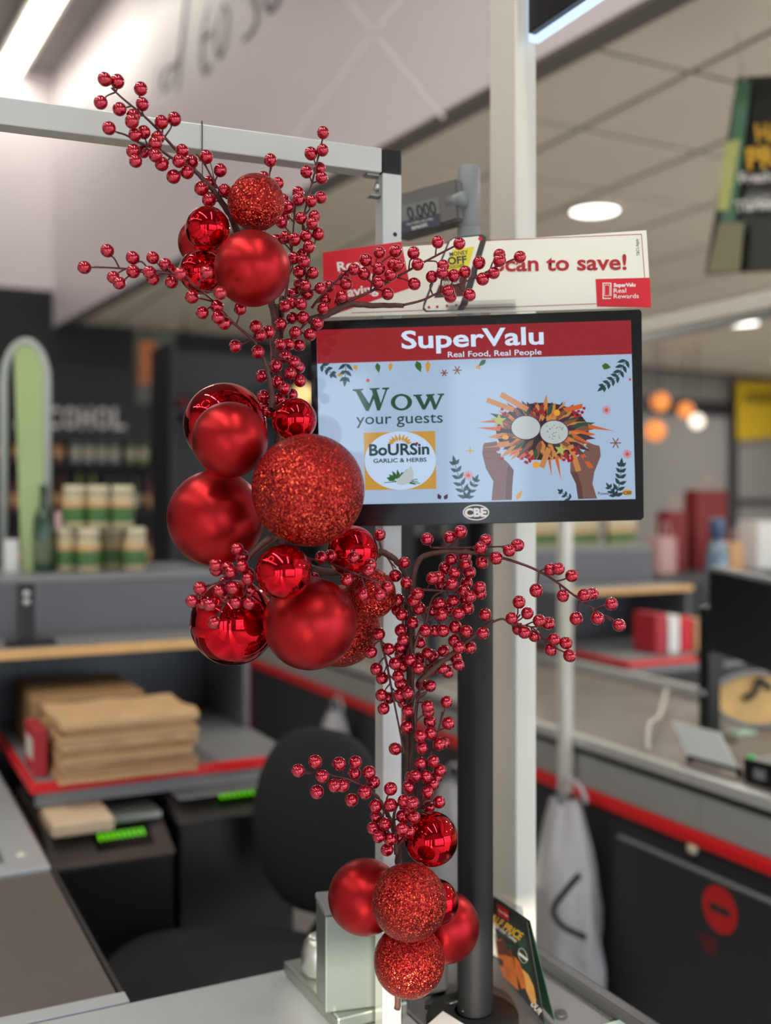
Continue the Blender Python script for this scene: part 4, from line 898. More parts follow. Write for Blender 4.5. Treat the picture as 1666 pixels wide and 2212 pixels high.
# alcohol sign on the dark wall
lt = onv(100, 925, 8.36); lr = onv(276, 925, 8.36)
al = thing('department_sign', 'grey white department lettering reading ALCOHOL on a black fascia over the drinks shelves', 'sign', (lt.x, 8.40, lt.z-.1))
obj('fascia', bx((lt.x-.9, 8.40, 2.0), (lr.x+.35, 8.44, 2.6)), 'wall_dark', al)
wl = (lr.x-lt.x)/5
af = Flat((lt.x, 8.398, 2.2), (1, 0, 0), (0, 0, 1), al)
yl0, yl1 = 925, 925
mat('sign_letter', S(205, 200, 198), .5)
for i, c_ in enumerate('COHOL'): af.text(c_, 102+i*35, 924+i*.4, 102+i*35+29, 924+i*.4, 46, 'sign_letter', 10, .03, name='letter')
for i, c_ in enumerate('AL'): af.text(c_, 32+i*35, 923, 61+i*35, 923, 46, 'sign_letter', 10, .03, name='letter')
# hanging posters
def banner(p, nvec, parts, label, cat, name):
    t = thing(name, label, cat, (p[2]+p[3])/2); f = Flat(p[0], p[1]-p[0], p[3]-p[0], t)
    obj('banner_panel', bar(p, f.n, .012, .002), parts, t)
    for k in (0, 1):
        q_ = p[k]; bm = nb(); tube(bm, [q_+(p[1-k]-q_)*.1, Vector((q_.x, q_.y, HC))+(p[1-k]-q_)*.1*Vector((1, 1, 0)).length*0], .002, 5); obj('hanging_wire', bm, 'steel', t)
    return t, f
pq = [W(288, 712, 6.2), W(378, 712, 6.6), W(384, 868, 6.6), W(296, 872, 6.2)]
t, f = banner(pq, None, 'tc_black', 'small dark hanging poster with an orange picture near the drinks shelves', 'poster', 'hanging_poster')
f.shape('orange_picture', [(300, 740), (330, 735), (358, 790), (362, 830), (330, 835), (298, 828)], mat('poster_orange', S(190, 106, 40), .5, noise=.3, scale=8), 8)
f.shape('pale_corner', [(358, 750), (378, 745), (380, 850), (362, 850)], 'scale_grey', 8); f.shape('green_top', [(325, 722), (372, 722), (372, 745), (335, 748)], 'tc_green', 8)
pq = [W(1592, 166, 3.2), W(1730, 160, 3.0), W(1700, 582, 3.0), W(1522, 592, 3.2)]
t, f = banner(pq, None, 'tc_black', 'large black hanging half price banner with gold and white lettering', 'banner', 'hanging_banner')
mat('ban_yellow', S(190, 196, 124), .5, noise=.1); mat('ban_green', S(84, 128, 104), .5, noise=.15, scale=6); mat('ban_grey', S(140, 138, 108), .5, noise=.1)
f.shape('green_edge', [(1594, 176), (1624, 175), (1590, 480), (1560, 480)], 'ban_green', 8)
f.shape('yellow_edge', [(1569, 306), (1602, 302), (1576, 455), (1550, 455)], 'ban_yellow', 12); f.shape('grey_edge', [(1556, 482), (1610, 480), (1600, 588), (1530, 590)], 'ban_grey', 12)
f.text('HALF', 1638, 308, 1735, 296, 40, 'ink_gold', 16, .03); f.text('PRICE', 1618, 366, 1760, 352, 46, 'ink_gold', 16, .04)
f.text('Fresh Irish', 1600, 396, 1740, 388, 22, 'print_white', 16, .03); f.text('Turkey', 1590, 457, 1690, 450, 22, 'print_white', 16, .03)
f.many('eyelet', [ell(1612, 170, 5, 5, 10)], 'steel', 16)
# right far wall: glazed partition, posters, lamps
bmx = onv(1580, 900, VB-.1)
gp_ = thing('glazed_partition', 'dark framed glazed partition on the far wall', 'partition', (6.8, VB-.1, 0))
for u in (5.25, bmx.x-.05, 9.7): obj('mullion', bx((u, VB-.14, 0), (u+.12, VB-.04, 2.5)), 'grey_dark', gp_)
obj('transom', bx((5.25, VB-.15, 2.5), (9.82, VB-.03, 2.66)), 'charcoal', gp_); obj('mid_rail', bx((bmx.x+.08, VB-.13, 2.05-.55), (9.7, VB-.05, 2.12-.55)), 'grey_dark', gp_)
obj('pane', bx((5.37, VB-.10, 0), (bmx.x-.06, VB-.09, 2.5)), mat('pane_grey', S(150, 148, 146), .08, noise=.05, scale=1), gp_)
obj('pane', bx((bmx.x+.08, VB-.10, 0), (9.7, VB-.09, 2.5)), 'pane_grey', gp_)
yq = [onv(1592, 822, VB-.2), onv(1720, 828, VB-.2), onv(1720, 940, VB-.2), onv(1594, 952, VB-.2)]
t, f = banner(yq, None, mat('poster_yellow', S(206, 172, 34), .5, noise=.1, scale=4), 'yellow poster with dark lettering on the far partition', 'poster', 'yellow_poster')
f.many('dark_print', [linepx(1612+i*14, 848, 1612+i*14, 872, 6) for i in range(6)]+[linepx(1616, 852+14*k, 1680, 850+14*k, 5) for k in range(2)], mat('poster_ink', S(90, 78, 30), .5), 8)
emis('lamp_orange', S(255, 150, 70), 1.6); emis('lamp_globe', S(255, 240, 220), 2.6); emis('lamp_warm', S(255, 214, 140), 1.6)
def globe(px_, py_, d_, r, m_, label):
    c = W(px_, py_, d_); t = thing('globe_lamp', label, 'pendant lamp', c)
    bm = nb(); lathe(bm, [(r*math.sin(math.pi*i/12), -r*math.cos(math.pi*i/12)) for i in range(13)], c, 18); obj('globe', bm, m_, t, smooth=True)
    bm = nb(); tube(bm, [c+Vector((0, 0, r)), (c.x, c.y, HC)], .006, 6); obj('cord', bm, 'black_plastic', t)
globe(1427, 868, 9.6, .085, 'lamp_orange', 'orange glowing lamp high in front of the far partition'); globe(1482, 886, 9.9, .075, 'lamp_orange', 'orange glowing lamp between the other orange lamp and the white lamp')
globe(1416, 930, 9.2, .09, 'lamp_orange', 'lowest orange glowing lamp in front of the far partition'); globe(1506, 910, 9.4, .065, 'lamp_globe', 'white glowing globe lamp in front of the far partition'); globe(655, 852, 5.5, .055, 'lamp_warm', 'warm glowing globe lamp behind the berry garland')
globe(398, 990, 7.9, .07, mat('lamp_dim', S(190, 130, 70), .4, emit=S(230, 160, 80), estr=.5), 'dim amber globe lamp by the drinks shelves')
# display table with red gift bags and white boxes
dt = thing('display_table', 'dark display table of gifts beyond the next lane', 'table', (4.6, 4.6, 0))
obj('table_top', bx((3.75, 4.2, 1.1), (5.6, 5.2, 1.14), .003), 'grey_dark', dt); obj('table_skirt', bx((3.78, 4.24, 0), (5.57, 5.16, 1.1)), 'charcoal', dt)
mat('gift_red', S(120, 30, 32), .5, noise=.15, scale=20); mat('gift_pink', S(190, 150, 145), .5, noise=.15, scale=20)
def gift(px_, d_, w_, h, m_, label):
    c = W(px_, 1100, d_); t = thing('gift_bag', label, 'gift bag', (c.x, c.y, 1.1405))
    bm = bx((c.x-w_/2, c.y-.05, 1.1405), (c.x+w_/2, c.y+.05, 1.1405+h), .004); obj('bag_body', bm, m_, t)
    bm = nb(); tube(bm, [Vector((c.x+w_*.22*math.cos(a), c.y-.03, 1.1405+h+.08*math.sin(a))) for a in [math.pi*i/10 for i in range(11)]], .005, 6); obj('bag_handle', bm, 'gift_pink', t)
gift(1452, 6.0, .14, .34, 'gift_red', 'narrow red gift bag on the far display table'); gift(1525, 6.15, .24, .46, 'gift_red', 'wide red gift bag on the far display table')
gift(1430, 5.75, .12, .2, 'gift_pink', 'pale pink gift bag on the far display table'); gift(1580, 6.0, .1, .16, 'jar_label_b', 'tan gift bag on the far display table')
for i, (px_, zz) in enumerate(((1640, 0), (1640, 1), (1735, 0))):
    c = W(px_, 1100, 6.2); bm = nb(); box(bm, (c.x-.09, c.y-.08, 1.1405+.141*zz), (c.x+.09, c.y+.08, 1.28+.141*zz), .003)
    tag(obj('white_box', bm, 'paper'), 'white box '+('stacked on top of another white box' if zz else 'standing directly on the far display table'), 'box', 'white boxes on the display table')
# a dark tall display with red decorations in the middle distance
dd = W(520, 810, 5.6)
dp_ = thing('dark_display', 'tall dark display of red decorations beyond the baubles', 'display', (dd.x, dd.y, 0))
obj('display_back', bx((dd.x-.42, dd.y+.2, 0), (dd.x+.42, dd.y+.24, 2.34)), 'wall_dark', dp_); obj('display_shelf', bx((dd.x-.42, dd.y-.15, 1.98), (dd.x+.42, dd.y+.2, 2.0)), 'charcoal', dp_)
obj('display_base', bx((dd.x-.42, dd.y-.15, 0), (dd.x+.42, dd.y+.2, 1.0)), 'charcoal', dp_)
for s_ in (-.42, .40): obj('display_side', bx((dd.x+s_, dd.y-.15, 1.0), (dd.x+s_+.02, dd.y+.199, 2.34)), 'wall_dark', dp_)
mat('tinsel', S(96, 16, 26), .5, noise=.4, scale=60)
rr = random.Random(2)
for i in range(6):
    c = Vector((dd.x-.33+.13*i, dd.y-.02, 2.0)); r = .04+.006*(i % 3)
    bm = nb(); lathe(bm, [(r*math.sin(math.pi*k/8)*(1+.15*(k % 2)), r-r*math.cos(math.pi*k/8)) for k in range(9)], c, 12)
    tag(obj('red_ornament', bm, 'tinsel', smooth=True), 'dark red ornament on the tall dark display shelf', 'ornament', 'ornaments on the dark display')
# black till back seen through the garland under the monitor
k = onz(935, 1440, .868)
tk2 = thing('till_monitor', 'black till screen seen from behind under the monitor, on the next lane counter', 'till', (2.15, 3.6, .868))
c = W(935, 1245, 4.0)
obj('till_screen', bx((c.x-.02, c.y-.12, c.z-.13), (c.x+.02, c.y+.12, c.z+.16), .015), 'black_plastic', tk2)
obj('till_pole', bx((c.x-.02, c.y-.02, .875), (c.x+.015, c.y+.02, c.z-.13)), 'black_plastic', tk2); obj('till_foot', bx((c.x-.08, c.y-.08, .868), (c.x+.06, c.y+.08, .876)), 'black_plastic', tk2)
# ------------------------------------------------------------------ hanging garland: baubles and berry sprays
RED = S(176, 20, 28)
def bauble_mats():
    mat('satin_red', (.40, .013, .016, 1), .36, .9, noise=.06, scale=40, bump=.03, spec=.5)
    mat('chrome_red', (.62, .010, .020, 1), .03, 1, noise=.02, scale=5)
    glitter('glitter_red', (.36, .010, .012, 1), (1, .13, .06, 1), .0011, 1)
bauble_mats()
mat('bauble_cap', S(205, 205, 205), .25, .9, noise=.05)
mat('twig_brown', S(78, 48, 40), .65, noise=.3, scale=150, bump=.4); mat('twig_red', S(84, 30, 34), .4, noise=.25, scale=200)
m = mat('berry_red', (.46, .004, .026, 1), .13, .75, noise=.15, scale=140, coat=1.0)
BL = [ # px, py, r, depth, finish, label
 (553, 437, 61, 1.115, 'g', 'small glittery red bauble at the top of the upper cluster'),
 (449, 494, 48, 1.105, 'c', 'small shiny red bauble resting against the small glittery top bauble'),
 (545, 580, 82, 1.085, 's', 'satin red bauble at the front of the upper cluster, faint scratch across it'),
 (438, 524, 53, 1.18, 's', 'satin red bauble mostly hidden behind the two small shiny baubles'),
 (435, 587, 48, 1.13, 'c', 'small shiny red bauble below its shiny twin, with berry twigs crossing before it'),
 (487, 917, 90, 1.205, 'c', 'large shiny red bauble half hidden behind a satin bauble in the middle cluster'),
 (497, 950, 82, 1.10, 's', 'medium satin red bauble in front of the large shiny bauble'),
 (466, 1119, 104, 1.16, 's', 'largest satin red bauble at the outer side of the middle cluster'),
 (666, 1059, 122, 1.07, 'g', 'biggest glittery red bauble in front of the monitor edge'),
 (636, 907, 48, 1.145, 'c', 'small shiny red bauble above the biggest glittery bauble'),
 (612, 1235, 60, 1.055, 'c', 'medium shiny red bauble under the biggest glittery bauble'),
 (762, 1191, 56, 1.155, 'c', 'shiny red bauble below the monitor corner with berries before it'),
 (504, 1344, 93, 1.185, 'c', 'large shiny red bauble at the foot of the middle cluster, berries before it'),
 (670, 1346, 101, 1.12, 's', 'large satin red bauble at the foot of the middle cluster'),
 (800, 1283, 56, 1.20, 'g', 'small glittery red bauble behind the berry twigs under the monitor'),
 (735, 1352, 88, 1.262, 'g', 'glittery red bauble mostly hidden behind the large satin bauble'),
 (932, 1812, 58, 1.19, 'c', 'shiny red bauble at the top of the lowest cluster, beside the black pole'),
 (789, 1937, 80, 1.215, 's', 'satin red bauble at the outer side of the lowest cluster'),
 (884, 1948, 81, 1.125, 'g', 'upper glittery red bauble at the front of the lowest cluster'),
 (884, 2075, 77, 1.19, 'g', 'lowermost glittery red bauble hanging just above the packing shelf'),
 (960, 2001, 76, 1.262, 's', 'satin red bauble touching the black pole side of the lowest cluster'),
 (942, 1949, 49, 1.195, 'c', 'small shiny red bauble peeking out between glittery and satin baubles'),
]
bmesh_cache = None
def uvs(bm, r, seg, rng):
    return lathe(bm, [(r*math.sin(math.pi*i/rng) if 0 < i < rng else 0, -r*math.cos(math.pi*i/rng)) for i in range(rng+1)], seg=seg)
TR = {'g': 'glitter_red', 'c': 'chrome_red', 's': 'satin_red'}
centres = []
hub = {0: (575, 640), 1: (600, 1180), 2: (860, 1900)}
for px, py, r, d, k, label in BL:
    c = W(px, py, d); R = r/F*d; centres.append((c, R))
    t = thing('bauble', label, 'bauble', c)
    bm = nb(); uvs(bm, R, 72, 40); obj('shell', bm, TR[k], t, local=True, smooth=True)
    h = 0 if py < 760 else (1 if py < 1600 else 2); hc = W(*hub[h], d+.03)
    dirv = (hc-c); dirv = dirv.normalized() if dirv.length > .02 else Vector((.2, .5, .8)).normalized()
    dirv = (dirv+Vector((ST, CT, 0))*.9).normalized()
    q = dirv.to_track_quat('Z', 'Y').to_matrix().to_4x4()
    bm = nb(); lathe(bm, [(.0065, R-.0012), (.0068, R+.006), (.006, R+.0072), (0, R+.0075)], seg=14); bm.transform(q); cp = obj('cap', bm, 'bauble_cap', t, local=True, smooth=True)
    bm = nb(); tube(bm, [Vector((.004*math.cos(a), 0, R+.0095+.004*math.sin(a))) for a in [2*math.pi*i/12 for i in range(13)]], .0006, 5, False); bm.transform(q); obj('hook_ring', bm, 'bauble_cap', cp, local=True)
# berries --------------------------------------------------------------------
def K(ox, oy, s, pts): return [(ox+x/s, oy+y/s) for x, y in pts]
R1 = (150, 130, 2.7767); C5 = (380, 600, 4.9); CD = (690, 500, 3.6217); C6 = (380, 1140, 7.573); R4 = (740, 1120, 2.603); C7 = (780, 1130, 5.553); C8 = (780, 1420, 4.608); R3 = (340, 780, 3.16); R5 = (600, 1560, 2.777)
SPR = []
def spray(label, berries, stems, dep, rad=14.2, thick=.0022): SPR.append((label, berries, stems, dep, rad, thick))
spray('berry spray reaching up across the white frame bar, the highest one',
 K(*R1, [(212,115),(288,128),(188,254),(428,172),(438,264),(301,294),(383,335),(238,408),(552,372),(630,353),(393,448),(530,465),(383,545),(555,622),(677,543),(732,608),(625,698),(821,580),(905,660),(792,770),(932,783),(375,368),(447,432),(515,500),(442,548),(398,605),(517,572),(657,605),(706,672),(840,735),(838,838)]),
 [(K(*R1, [(985,960),(945,895),(860,780),(745,655)]), .0042), (K(*R1, [(745,655),(620,590),(550,545),(430,500),(340,450),(290,435)]), .0016), (K(*R1, [(700,610),(600,495),(515,400),(430,320),(320,230),(250,165)]), .0016), (K(*R1, [(945,830),(880,750),(820,640),(760,560)]), .0013)],
 lambda x, y: 1.135+(x-490)*.00022, 14.8)
spray('berry spray stretching sideways past the small shiny baubles',
 K(*R1, [(90,1243),(228,1142),(380,1185),(500,1185),(264,1302),(383,1268),(502,1312),(597,1252),(668,1283),(612,1330),(825,1275),(735,1420),(885,1477),(798,1515),(930,1577),(1025,1490),(300,1337),(480,1272),(575,1225),(905,1398),(893,1543)])+K(*C5, [(630,723),(870,785),(897,607),(848,515),(980,575)]),
 [(K(*C5, [(1010,1400),(1020,1250),(975,1000),(920,830)]), .0036), (K(*C5, [(920,830),(850,700),(820,660)])+K(*R1, [(1000,1590),(920,1510),(860,1440),(770,1370),(690,1310),(560,1270),(300,1248),(150,1240)]), .0017), (K(*C5, [(1000,880),(1005,760),(990,640)]), .0014)],
 lambda x, y: (1.04 if 380 < x < 560 and y < 640 else 1.10)+max(0, (x-500))*.0003 if y < 640 else 1.12+(x-500)*.0003, 14.2)
spray('upright berry spray between the upper baubles and the promotional board',
 K(*R1, [(1522,435),(1519,540),(1449,560),(1514,706),(1422,670),(1206,600),(1250,738),(1376,836),(1452,845),(1508,823),(1310,880),(1390,948),(1470,937),(1272,970),(1295,1062),(1420,1055),(1493,1043),(1437,1120),(1345,1187),(1378,1268),(1460,1275),(1500,650),(1373,793),(1280,838),(1458,980),(1290,930),(1350,1075),(1398,1165),(1405,1208),(1165,705),(1240,1080)])
 +K(*C5, [(1370,85),(1225,265),(1240,170),(1345,420),(1110,490),(1265,580),(1195,705),(1420,600),(1500,485),(1530,110),(1310,60),(1390,170),(1325,280),(1155,300),(1235,425),(1105,705),(1305,715)]),
 [(K(*C5, [(1040,850),(1060,600),(1070,280)]), .0044), (K(*C5, [(1120,640),(1140,300)])+K(*R1, [(1300,1400),(1330,1180),(1345,1000),(1355,870)]), .0018), (K(*R1, [(1330,1420),(1400,1380),(1440,1180),(1400,1000),(1440,800),(1470,680),(1500,550),(1520,470)]), .0016), (K(*C5, [(1110,800),(1220,640),(1340,520),(1440,430)]), .0015), (K(*R1, [(1210,860),(1200,720),(1206,640)]), .0013)],
 lambda x, y: 1.195, 13.6)
spray('berry spray crossing in front of the promotional board',
 K(*CD, [(927,83),(1096,96),(738,168),(598,155),(470,165),(365,225),(770,258),(578,258),(466,292),(352,333),(270,298),(198,352),(462,400),(743,410),(535,488),(175,510),(880,355),(970,268),(1053,345),(1140,318),(1250,245),(1278,372),(1365,325),(1410,185),(1570,200),(1008,468),(1175,497),(620,262),(560,340),(210,410),(165,550),(963,325),(1410,228),(1025,510)])+K(*C5, [(1560,325),(1580,230),(1620,90)]),
 [(K(*CD, [(-90,700),(60,650),(230,572),(420,578),(655,580)]), .0048), (K(*CD, [(655,576),(800,540),(930,480),(1050,430),(1170,380),(1300,320),(1520,215)]), .0015), (K(*CD, [(120,610),(240,540),(420,460),(600,360),(800,250),(1000,145),(1060,115)]), .0019), (K(*CD, [(-60,600),(0,520),(130,390),(230,300)]), .0016), (K(*CD, [(400,470),(420,360),(450,240)]), .0012)],
 lambda x, y: 1.205-(x-700)*.00004, 13.8)
spray('berry spray drooping beside the monitor corner above the small shiny bauble',
 K(*C5, [(912,1040),(1060,935),(1078,1105),(930,1257),(1100,1290),(1225,1240),(1255,895),(1315,1090),(1160,840),(1300,950),(1210,1010),(1150,1170),(940,1360),(990,1420)]),
 [(K(*C5, [(1030,850),(1100,1000),(1180,1130),(1190,1300)]), .0018), (K(*C5, [(1040,860),(1180,880),(1220,1000),(1200,1180)]), .0014), (K(*C5, [(1010,1000),(1040,1200),(1000,1380)]), .0014)],
 lambda x, y: 1.165, 13.8)
spray('berry spray lying over the large shiny bauble at the foot of the middle cluster',
 K(*C6, [(1005,345),(660,690),(1090,630),(1190,750),(395,990),(265,1200),(450,1220),(710,1030),(930,985),(975,1220),(1195,1230),(625,1550),(1090,470),(650,610),(850,660),(900,730),(1180,830),(560,1260),(800,900),(1205,1010),(830,1130)]),
 [(K(*C6, [(1560,150),(1380,300),(1220,450)]), .004), (K(*C6, [(1220,450),(1100,700),(900,850),(500,960),(300,1150)]), .0016), (K(*C6, [(900,850),(860,1050),(800,1250),(660,1450)]), .0013), (K(*C6, [(1120,640),(1180,900),(1100,1130)]), .0013)],
 lambda x, y: 1.065, 14.2)
spray('berry spray in front of the shiny bauble below the monitor corner',
 K(*R3, [(1185,1328),(1340,1340),(1440,1430),(1293,1490),(1403,1595),(1518,1595),(1570,1545),(1120,1340),(1455,1390),(1065,1485)]),
 [(K(*R3, [(960,1330),(1040,1350),(1150,1370),(1300,1430),(1430,1480),(1530,1520)]), .0016), (K(*R3, [(1040,1350),(1060,1420)]), .0012)],
 lambda x, y: 1.105 if x > 720 else 1.13, 13.8)
spray('berry spray arching out under the monitor past the tall white post',
 K(*R4, [(477,115),(602,105),(664,75),(805,122),(777,165),(785,248),(865,223),(938,180),(985,150),(1170,287),(1290,322),(1090,405),(1240,435),(1360,432),(1513,480),(1315,563),(1435,562),(1557,600),(1213,283),(1405,425)]),
 [(K(*R4, [(385,470),(395,340),(440,225),(560,188),(700,190),(860,205)]), .0038), (K(*R4, [(860,210),(960,240),(1070,280),(1180,340),(1300,430),(1400,500),(1510,575)]), .0017), (K(*R4, [(500,165),(620,165),(830,160),(930,155)]), .0014)],
 lambda x, y: 1.205-(x-900)*.00016, 14.2)
spray('berry spray bending out over the black pole towards the tall white post',
 K(*R4, [(993,470),(1040,533),(952,562),(1107,575),(1023,640),(1080,660),(1190,680),(1257,700),(1172,738),(1278,772),(803,540),(790,645),(1160,590),(990,620)])+K(*C7, [(1265,1300),(1130,1245),(1175,1490),(1305,1490),(1120,1410)]),
 [(K(*C7, [(700,1900),(900,1720),(1080,1580),(1260,1420),(1480,1250),(1600,1160)]), .0034), (K(*R4, [(830,590),(900,565),(960,600),(1060,610),(1140,690)]), .0015), (K(*R4, [(960,590),(1000,540)]), .0012)],
 lambda x, y: 1.205-(x-900)*.0001, 14.0)
spray('dense berry spray hanging just under the monitor beside the black pole',
 K(*C7, [(1083,430),(1247,390),(1258,490),(1120,600),(940,650),(970,740),(1235,815),(1430,845),(1105,930),(945,965),(1055,1020),(1280,1020),(970,1100),(775,1290),(890,1290),(640,925),(700,1025),(1300,590),(1010,540),(860,660),(1265,720),(1425,770),(1090,730),(1250,920),(1310,880),(1170,1085),(860,1050),(680,850),(985,1290)]),
 [(K(*C7, [(640,1500),(700,1300),(780,1180),(860,900),(1000,800),(1150,620),(1200,450)]), .0018), (K(*C7, [(740,800),(900,805),(1160,830),(1300,900)]), .0016), (K(*C7, [(780,1180),(900,1120),(1050,1080)]), .0013)],
 lambda x, y: 1.20, 14.0)
spray('thick upright berry spray along the frame post under the monitor',
 K(*R4, [(208,92),(348,248),(297,322),(360,362)])+K(*C7, [(490,1095),(625,1195),(480,1285),(505,1400),(710,1430),(800,1560),(990,1530),(1170,1700),(590,1640),(490,1720),(410,1685),(335,1510),(215,1330),(120,1545),(975,1740),(690,1740),(835,1755),(185,1750),(450,920),(440,1040),(470,1490),(475,1575),(860,1600),(1140,1620),(700,1620)])
 +K(*C8, [(210,205),(395,260),(690,285),(205,375),(380,375),(465,355),(465,530),(225,510),(860,150),(370,190),(600,270),(275,405),(425,450)]),
 [(K(*R4, [(195,190),(240,195),(300,235),(345,300),(365,380),(375,500)]), .0042), (K(*R4, [(215,680),(245,800),(275,950),(300,1080),(345,1300)]), .0017), (K(*R4, [(375,500),(385,700),(390,900),(395,1200)]), .0026), (K(*R4, [(410,1250),(420,1050),(470,850),(560,790)]), .0018), (K(*R4, [(205,100),(225,180),(300,280)]), .0014)],
 lambda x, y: 1.215, 13.6)
spray('upright berry spray on the brown stem above the lowest cluster',
 K(*C8, [(670,540),(685,635),(850,445),(870,655),(455,695),(690,755),(605,900),(780,865),(340,910),(595,1055),(785,1125),(645,1185),(500,1195),(715,1260),(470,1295),(660,1345),(775,1440),(670,1490),(665,490),(590,785),(820,850),(720,1035),(540,1180),(750,1190)]),
 [(K(*C8, [(540,1560),(560,1300),(590,1000),(540,700),(560,420),(640,340)]), .002), (K(*C8, [(600,1500),(640,1200),(700,930),(770,730),(810,540)]), .0016), (K(*C8, [(430,960),(400,800),(360,600)]), .0014)],
 lambda x, y: 1.21, 13.8)
spray('berry cluster gathered directly on top of the lowest baubles',
 K(*C8, [(295,1308),(295,1470),(415,1580),(525,1590),(145,1480),(150,1585),(240,1660),(185,1740),(475,1735),(390,1785),(290,1810),(260,1915),(430,1430),(445,1490),(515,1450),(120,1700),(175,1785),(410,1710)]),
 [(K(*C8, [(350,1960),(340,1760),(330,1560),(400,1400)]), .0024), (K(*C8, [(350,1900),(450,1750),(520,1500)]), .0016), (K(*C8, [(330,1800),(220,1640),(260,1400)]), .0016)],
 lambda x, y: 1.165, 14.0)
spray('berry spray branching out in front of the black chair back',
 K(*R5, [(122,290),(225,237),(268,325),(368,250),(466,240),(547,303),(575,360),(235,418),(388,380),(443,467),(460,305),(340,380),(523,420)]),
 [(K(*R5, [(720,740),(690,620),(640,520),(590,445),(520,390)]), .0034), (K(*R5, [(520,390),(430,345),(300,315),(165,297)]), .0016)],
 lambda x, y: 1.19-(880-x)*.0002, 14.6)
bm = nb(); N = 14
lathe(bm, [(math.sin(math.pi*i/N)*(1 if i < N-1 else .8) if 0 < i < N else 0, -math.cos(math.pi*i/N)) for i in range(N+1)], seg=22)
bme = bpy.data.meshes.new('berry'); bm.to_mesh(bme); bm.free(); bme.materials.append(MATS['berry_red'])
for p in bme.polygons: p.use_smooth = True
placed = []; fwd = Vector((ST, CT, 0)); nberry = 0
rb = random.Random(11)
rods = []
def rodpts(q, r):
    for a_, b_ in zip(q, q[1:]):
        n_r = max(1, int((b_-a_).length/.004))
        for k_ in range(n_r): rods.append((a_.lerp(b_, k_/n_r), r))
    rods.append((q[-1], r))
# brown stem bundle that carries everything, and the hanging wire
gs = thing('garland_stem', 'bundle of brown wooden stems that carries the baubles and berries', 'garland stem', W(857, 2185, 1.245))
def stemline(pts, r, name='stem'):
    bm = nb(); q = spline([W(*p) for p in pts], 8); tube(bm, [p+Vector((rb.uniform(-1, 1), rb.uniform(-1, 1), 0))*.0007 for p in q], r, 8); rodpts(q, r); obj(name, bm, 'twig_brown', gs, smooth=True)
stemline([(500, 470, 1.15), (540, 560, 1.16), (580, 640, 1.19), (600, 720, 1.195), (598, 800, 1.19), (604, 900, 1.19), (600, 1000, 1.19), (600, 1100, 1.17), (610, 1180, 1.17), (680, 1230, 1.19), (760, 1232, 1.232), (819, 1196, 1.22)], .0042)
stemline([(608, 640, 1.20), (606, 720, 1.20), (598, 800, 1.195), (592, 890, 1.18)], .003); stemline([(590, 640, 1.2), (592, 730, 1.2), (600, 800, 1.2)], .0022)
stemline([(545, 1200, 1.12), (575, 1175, 1.14), (600, 1160, 1.17)], .004)
stemline([(880, 1300, 1.225), (884, 1420, 1.225), (882, 1560, 1.225), (880, 1720, 1.22), (868, 1800, 1.215), (860, 1870, 1.23), (866, 1960, 1.26), (862, 2080, 1.262), (858, 2180, 1.255)], .0040)
stemline([(894, 1320, 1.22), (892, 1450, 1.222), (890, 1600, 1.22), (884, 1740, 1.215)], .0022)
for label, berries, stems, dep, rad, thick in SPR:
    for pl, r in stems: rodpts(spline([W(x, y, dep(x, y)) for x, y in pl], 6), r)
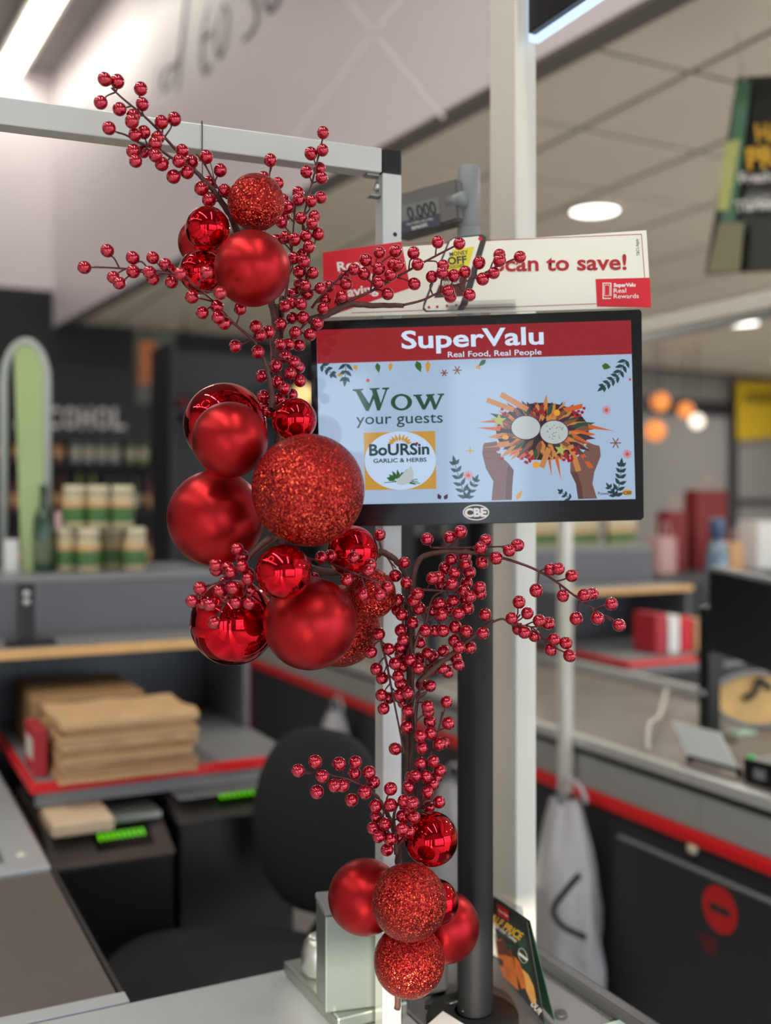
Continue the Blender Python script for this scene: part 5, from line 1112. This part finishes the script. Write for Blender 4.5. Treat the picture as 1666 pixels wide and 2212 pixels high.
for label, berries, stems, dep, rad, thick in SPR:
    base = stems[0][0][0]; bp_ = W(*base, dep(*base))
    t = thing('berry_spray', label, 'berry spray', bp_, group=None)
    path = []
    for k, (pl, r) in enumerate(stems):
        pts = spline([W(x, y, dep(x, y)) for x, y in pl], 6); n = len(pts)
        rr_ = [r*(1-.45*i/n) for i in range(n)]
        if r > .003:
            pts = [p+Vector((rb.uniform(-1, 1), rb.uniform(-1, 1), rb.uniform(-1, 1)))*.0006 for p in pts]
        bm = nb(); tube(bm, pts, rr_, 8 if r > .003 else 6); obj('stem', bm, 'twig_brown' if r > .0021 else 'twig_red', t, smooth=True)
        path += [(pts[i], pts[max(0, i-3)]) for i in range(n)]
    for i, (x, y) in enumerate(berries):
        s = rad*rb.uniform(.96, 1.05); d0 = dep(x, y)-.004; d = d0
        for step in range(80):
            c = W(x, y, d); R = s/F*d
            if all((c-q).length > (R+Q_)*.985 for q, Q_ in placed) and all((c-q).length > R+Q_+.0005 for q, Q_ in centres) and all((c-q).length > R+Q_*.8 for q, Q_ in rods): break
            k = (step//2+1)*.002; d = d0+(k if step % 2 == 0 else -k)
        placed.append((c, R)); nberry += 1
        j = min(path, key=lambda q: (q[0]-c).length+.3*(q[1]-c).length); a = j[1]
        v = (c-a); L = v.length
        o = bpy.data.objects.new('berry', bme); COL.objects.link(o); o.parent = t; o.location = c-bp_; o.scale = (R, R, R*1.03)
        if L > 1e-4: o.rotation_euler = v.to_track_quat('Z', 'Y').to_euler()
        if L > R:
            side = v.cross(fwd); side = side.normalized()*L*rb.uniform(-.14, .14) if side.length > 1e-6 else Vector()
            pts = spline([a, a+v*.5+side, c-v.normalized()*R*.93], 4); bm = nb(); tube(bm, pts, [.0011, .001, .001, .0009, .0009, .0009, .0009, .001, .0013][:len(pts)] if len(pts) >= 9 else .001, 5)
            obj('twig', bm, 'twig_red', t, smooth=True)
print('BERRIES', nberry)
# wire hook over the bar
bw_ = W(443, 268, 1.195)
top = Vector((0, 0, fz1+.0012)); 
Mi = wm(fr)
lx = (Mi.inverted() @ W(443, 300, 1.2)).x
bm = nb(); pts = [Mi @ Vector((lx, -.0025, H_-.06)), Mi @ Vector((lx, -.0018, H_-.03)), Mi @ Vector((lx, -.0015, H_+.0015)), Mi @ Vector((lx+.002, .013, H_+.002)), Mi @ Vector((lx+.003, .029, H_+.001)), Mi @ Vector((lx+.003, .029, H_-.033)), Mi @ Vector((lx+.002, .012, H_-.034)), Mi @ Vector((lx+.001, -.003, H_-.04))]
pts.append(W(452, 345, 1.15)); pts.append(W(462, 385, 1.125))
tube(bm, spline(pts, 3), .0006, 5); tag(obj('hanging_wire', bm, mat('wire', S(60, 58, 56), .4, .6), smooth=True), 'thin wire looped over the white frame bar holding the garland', 'wire')
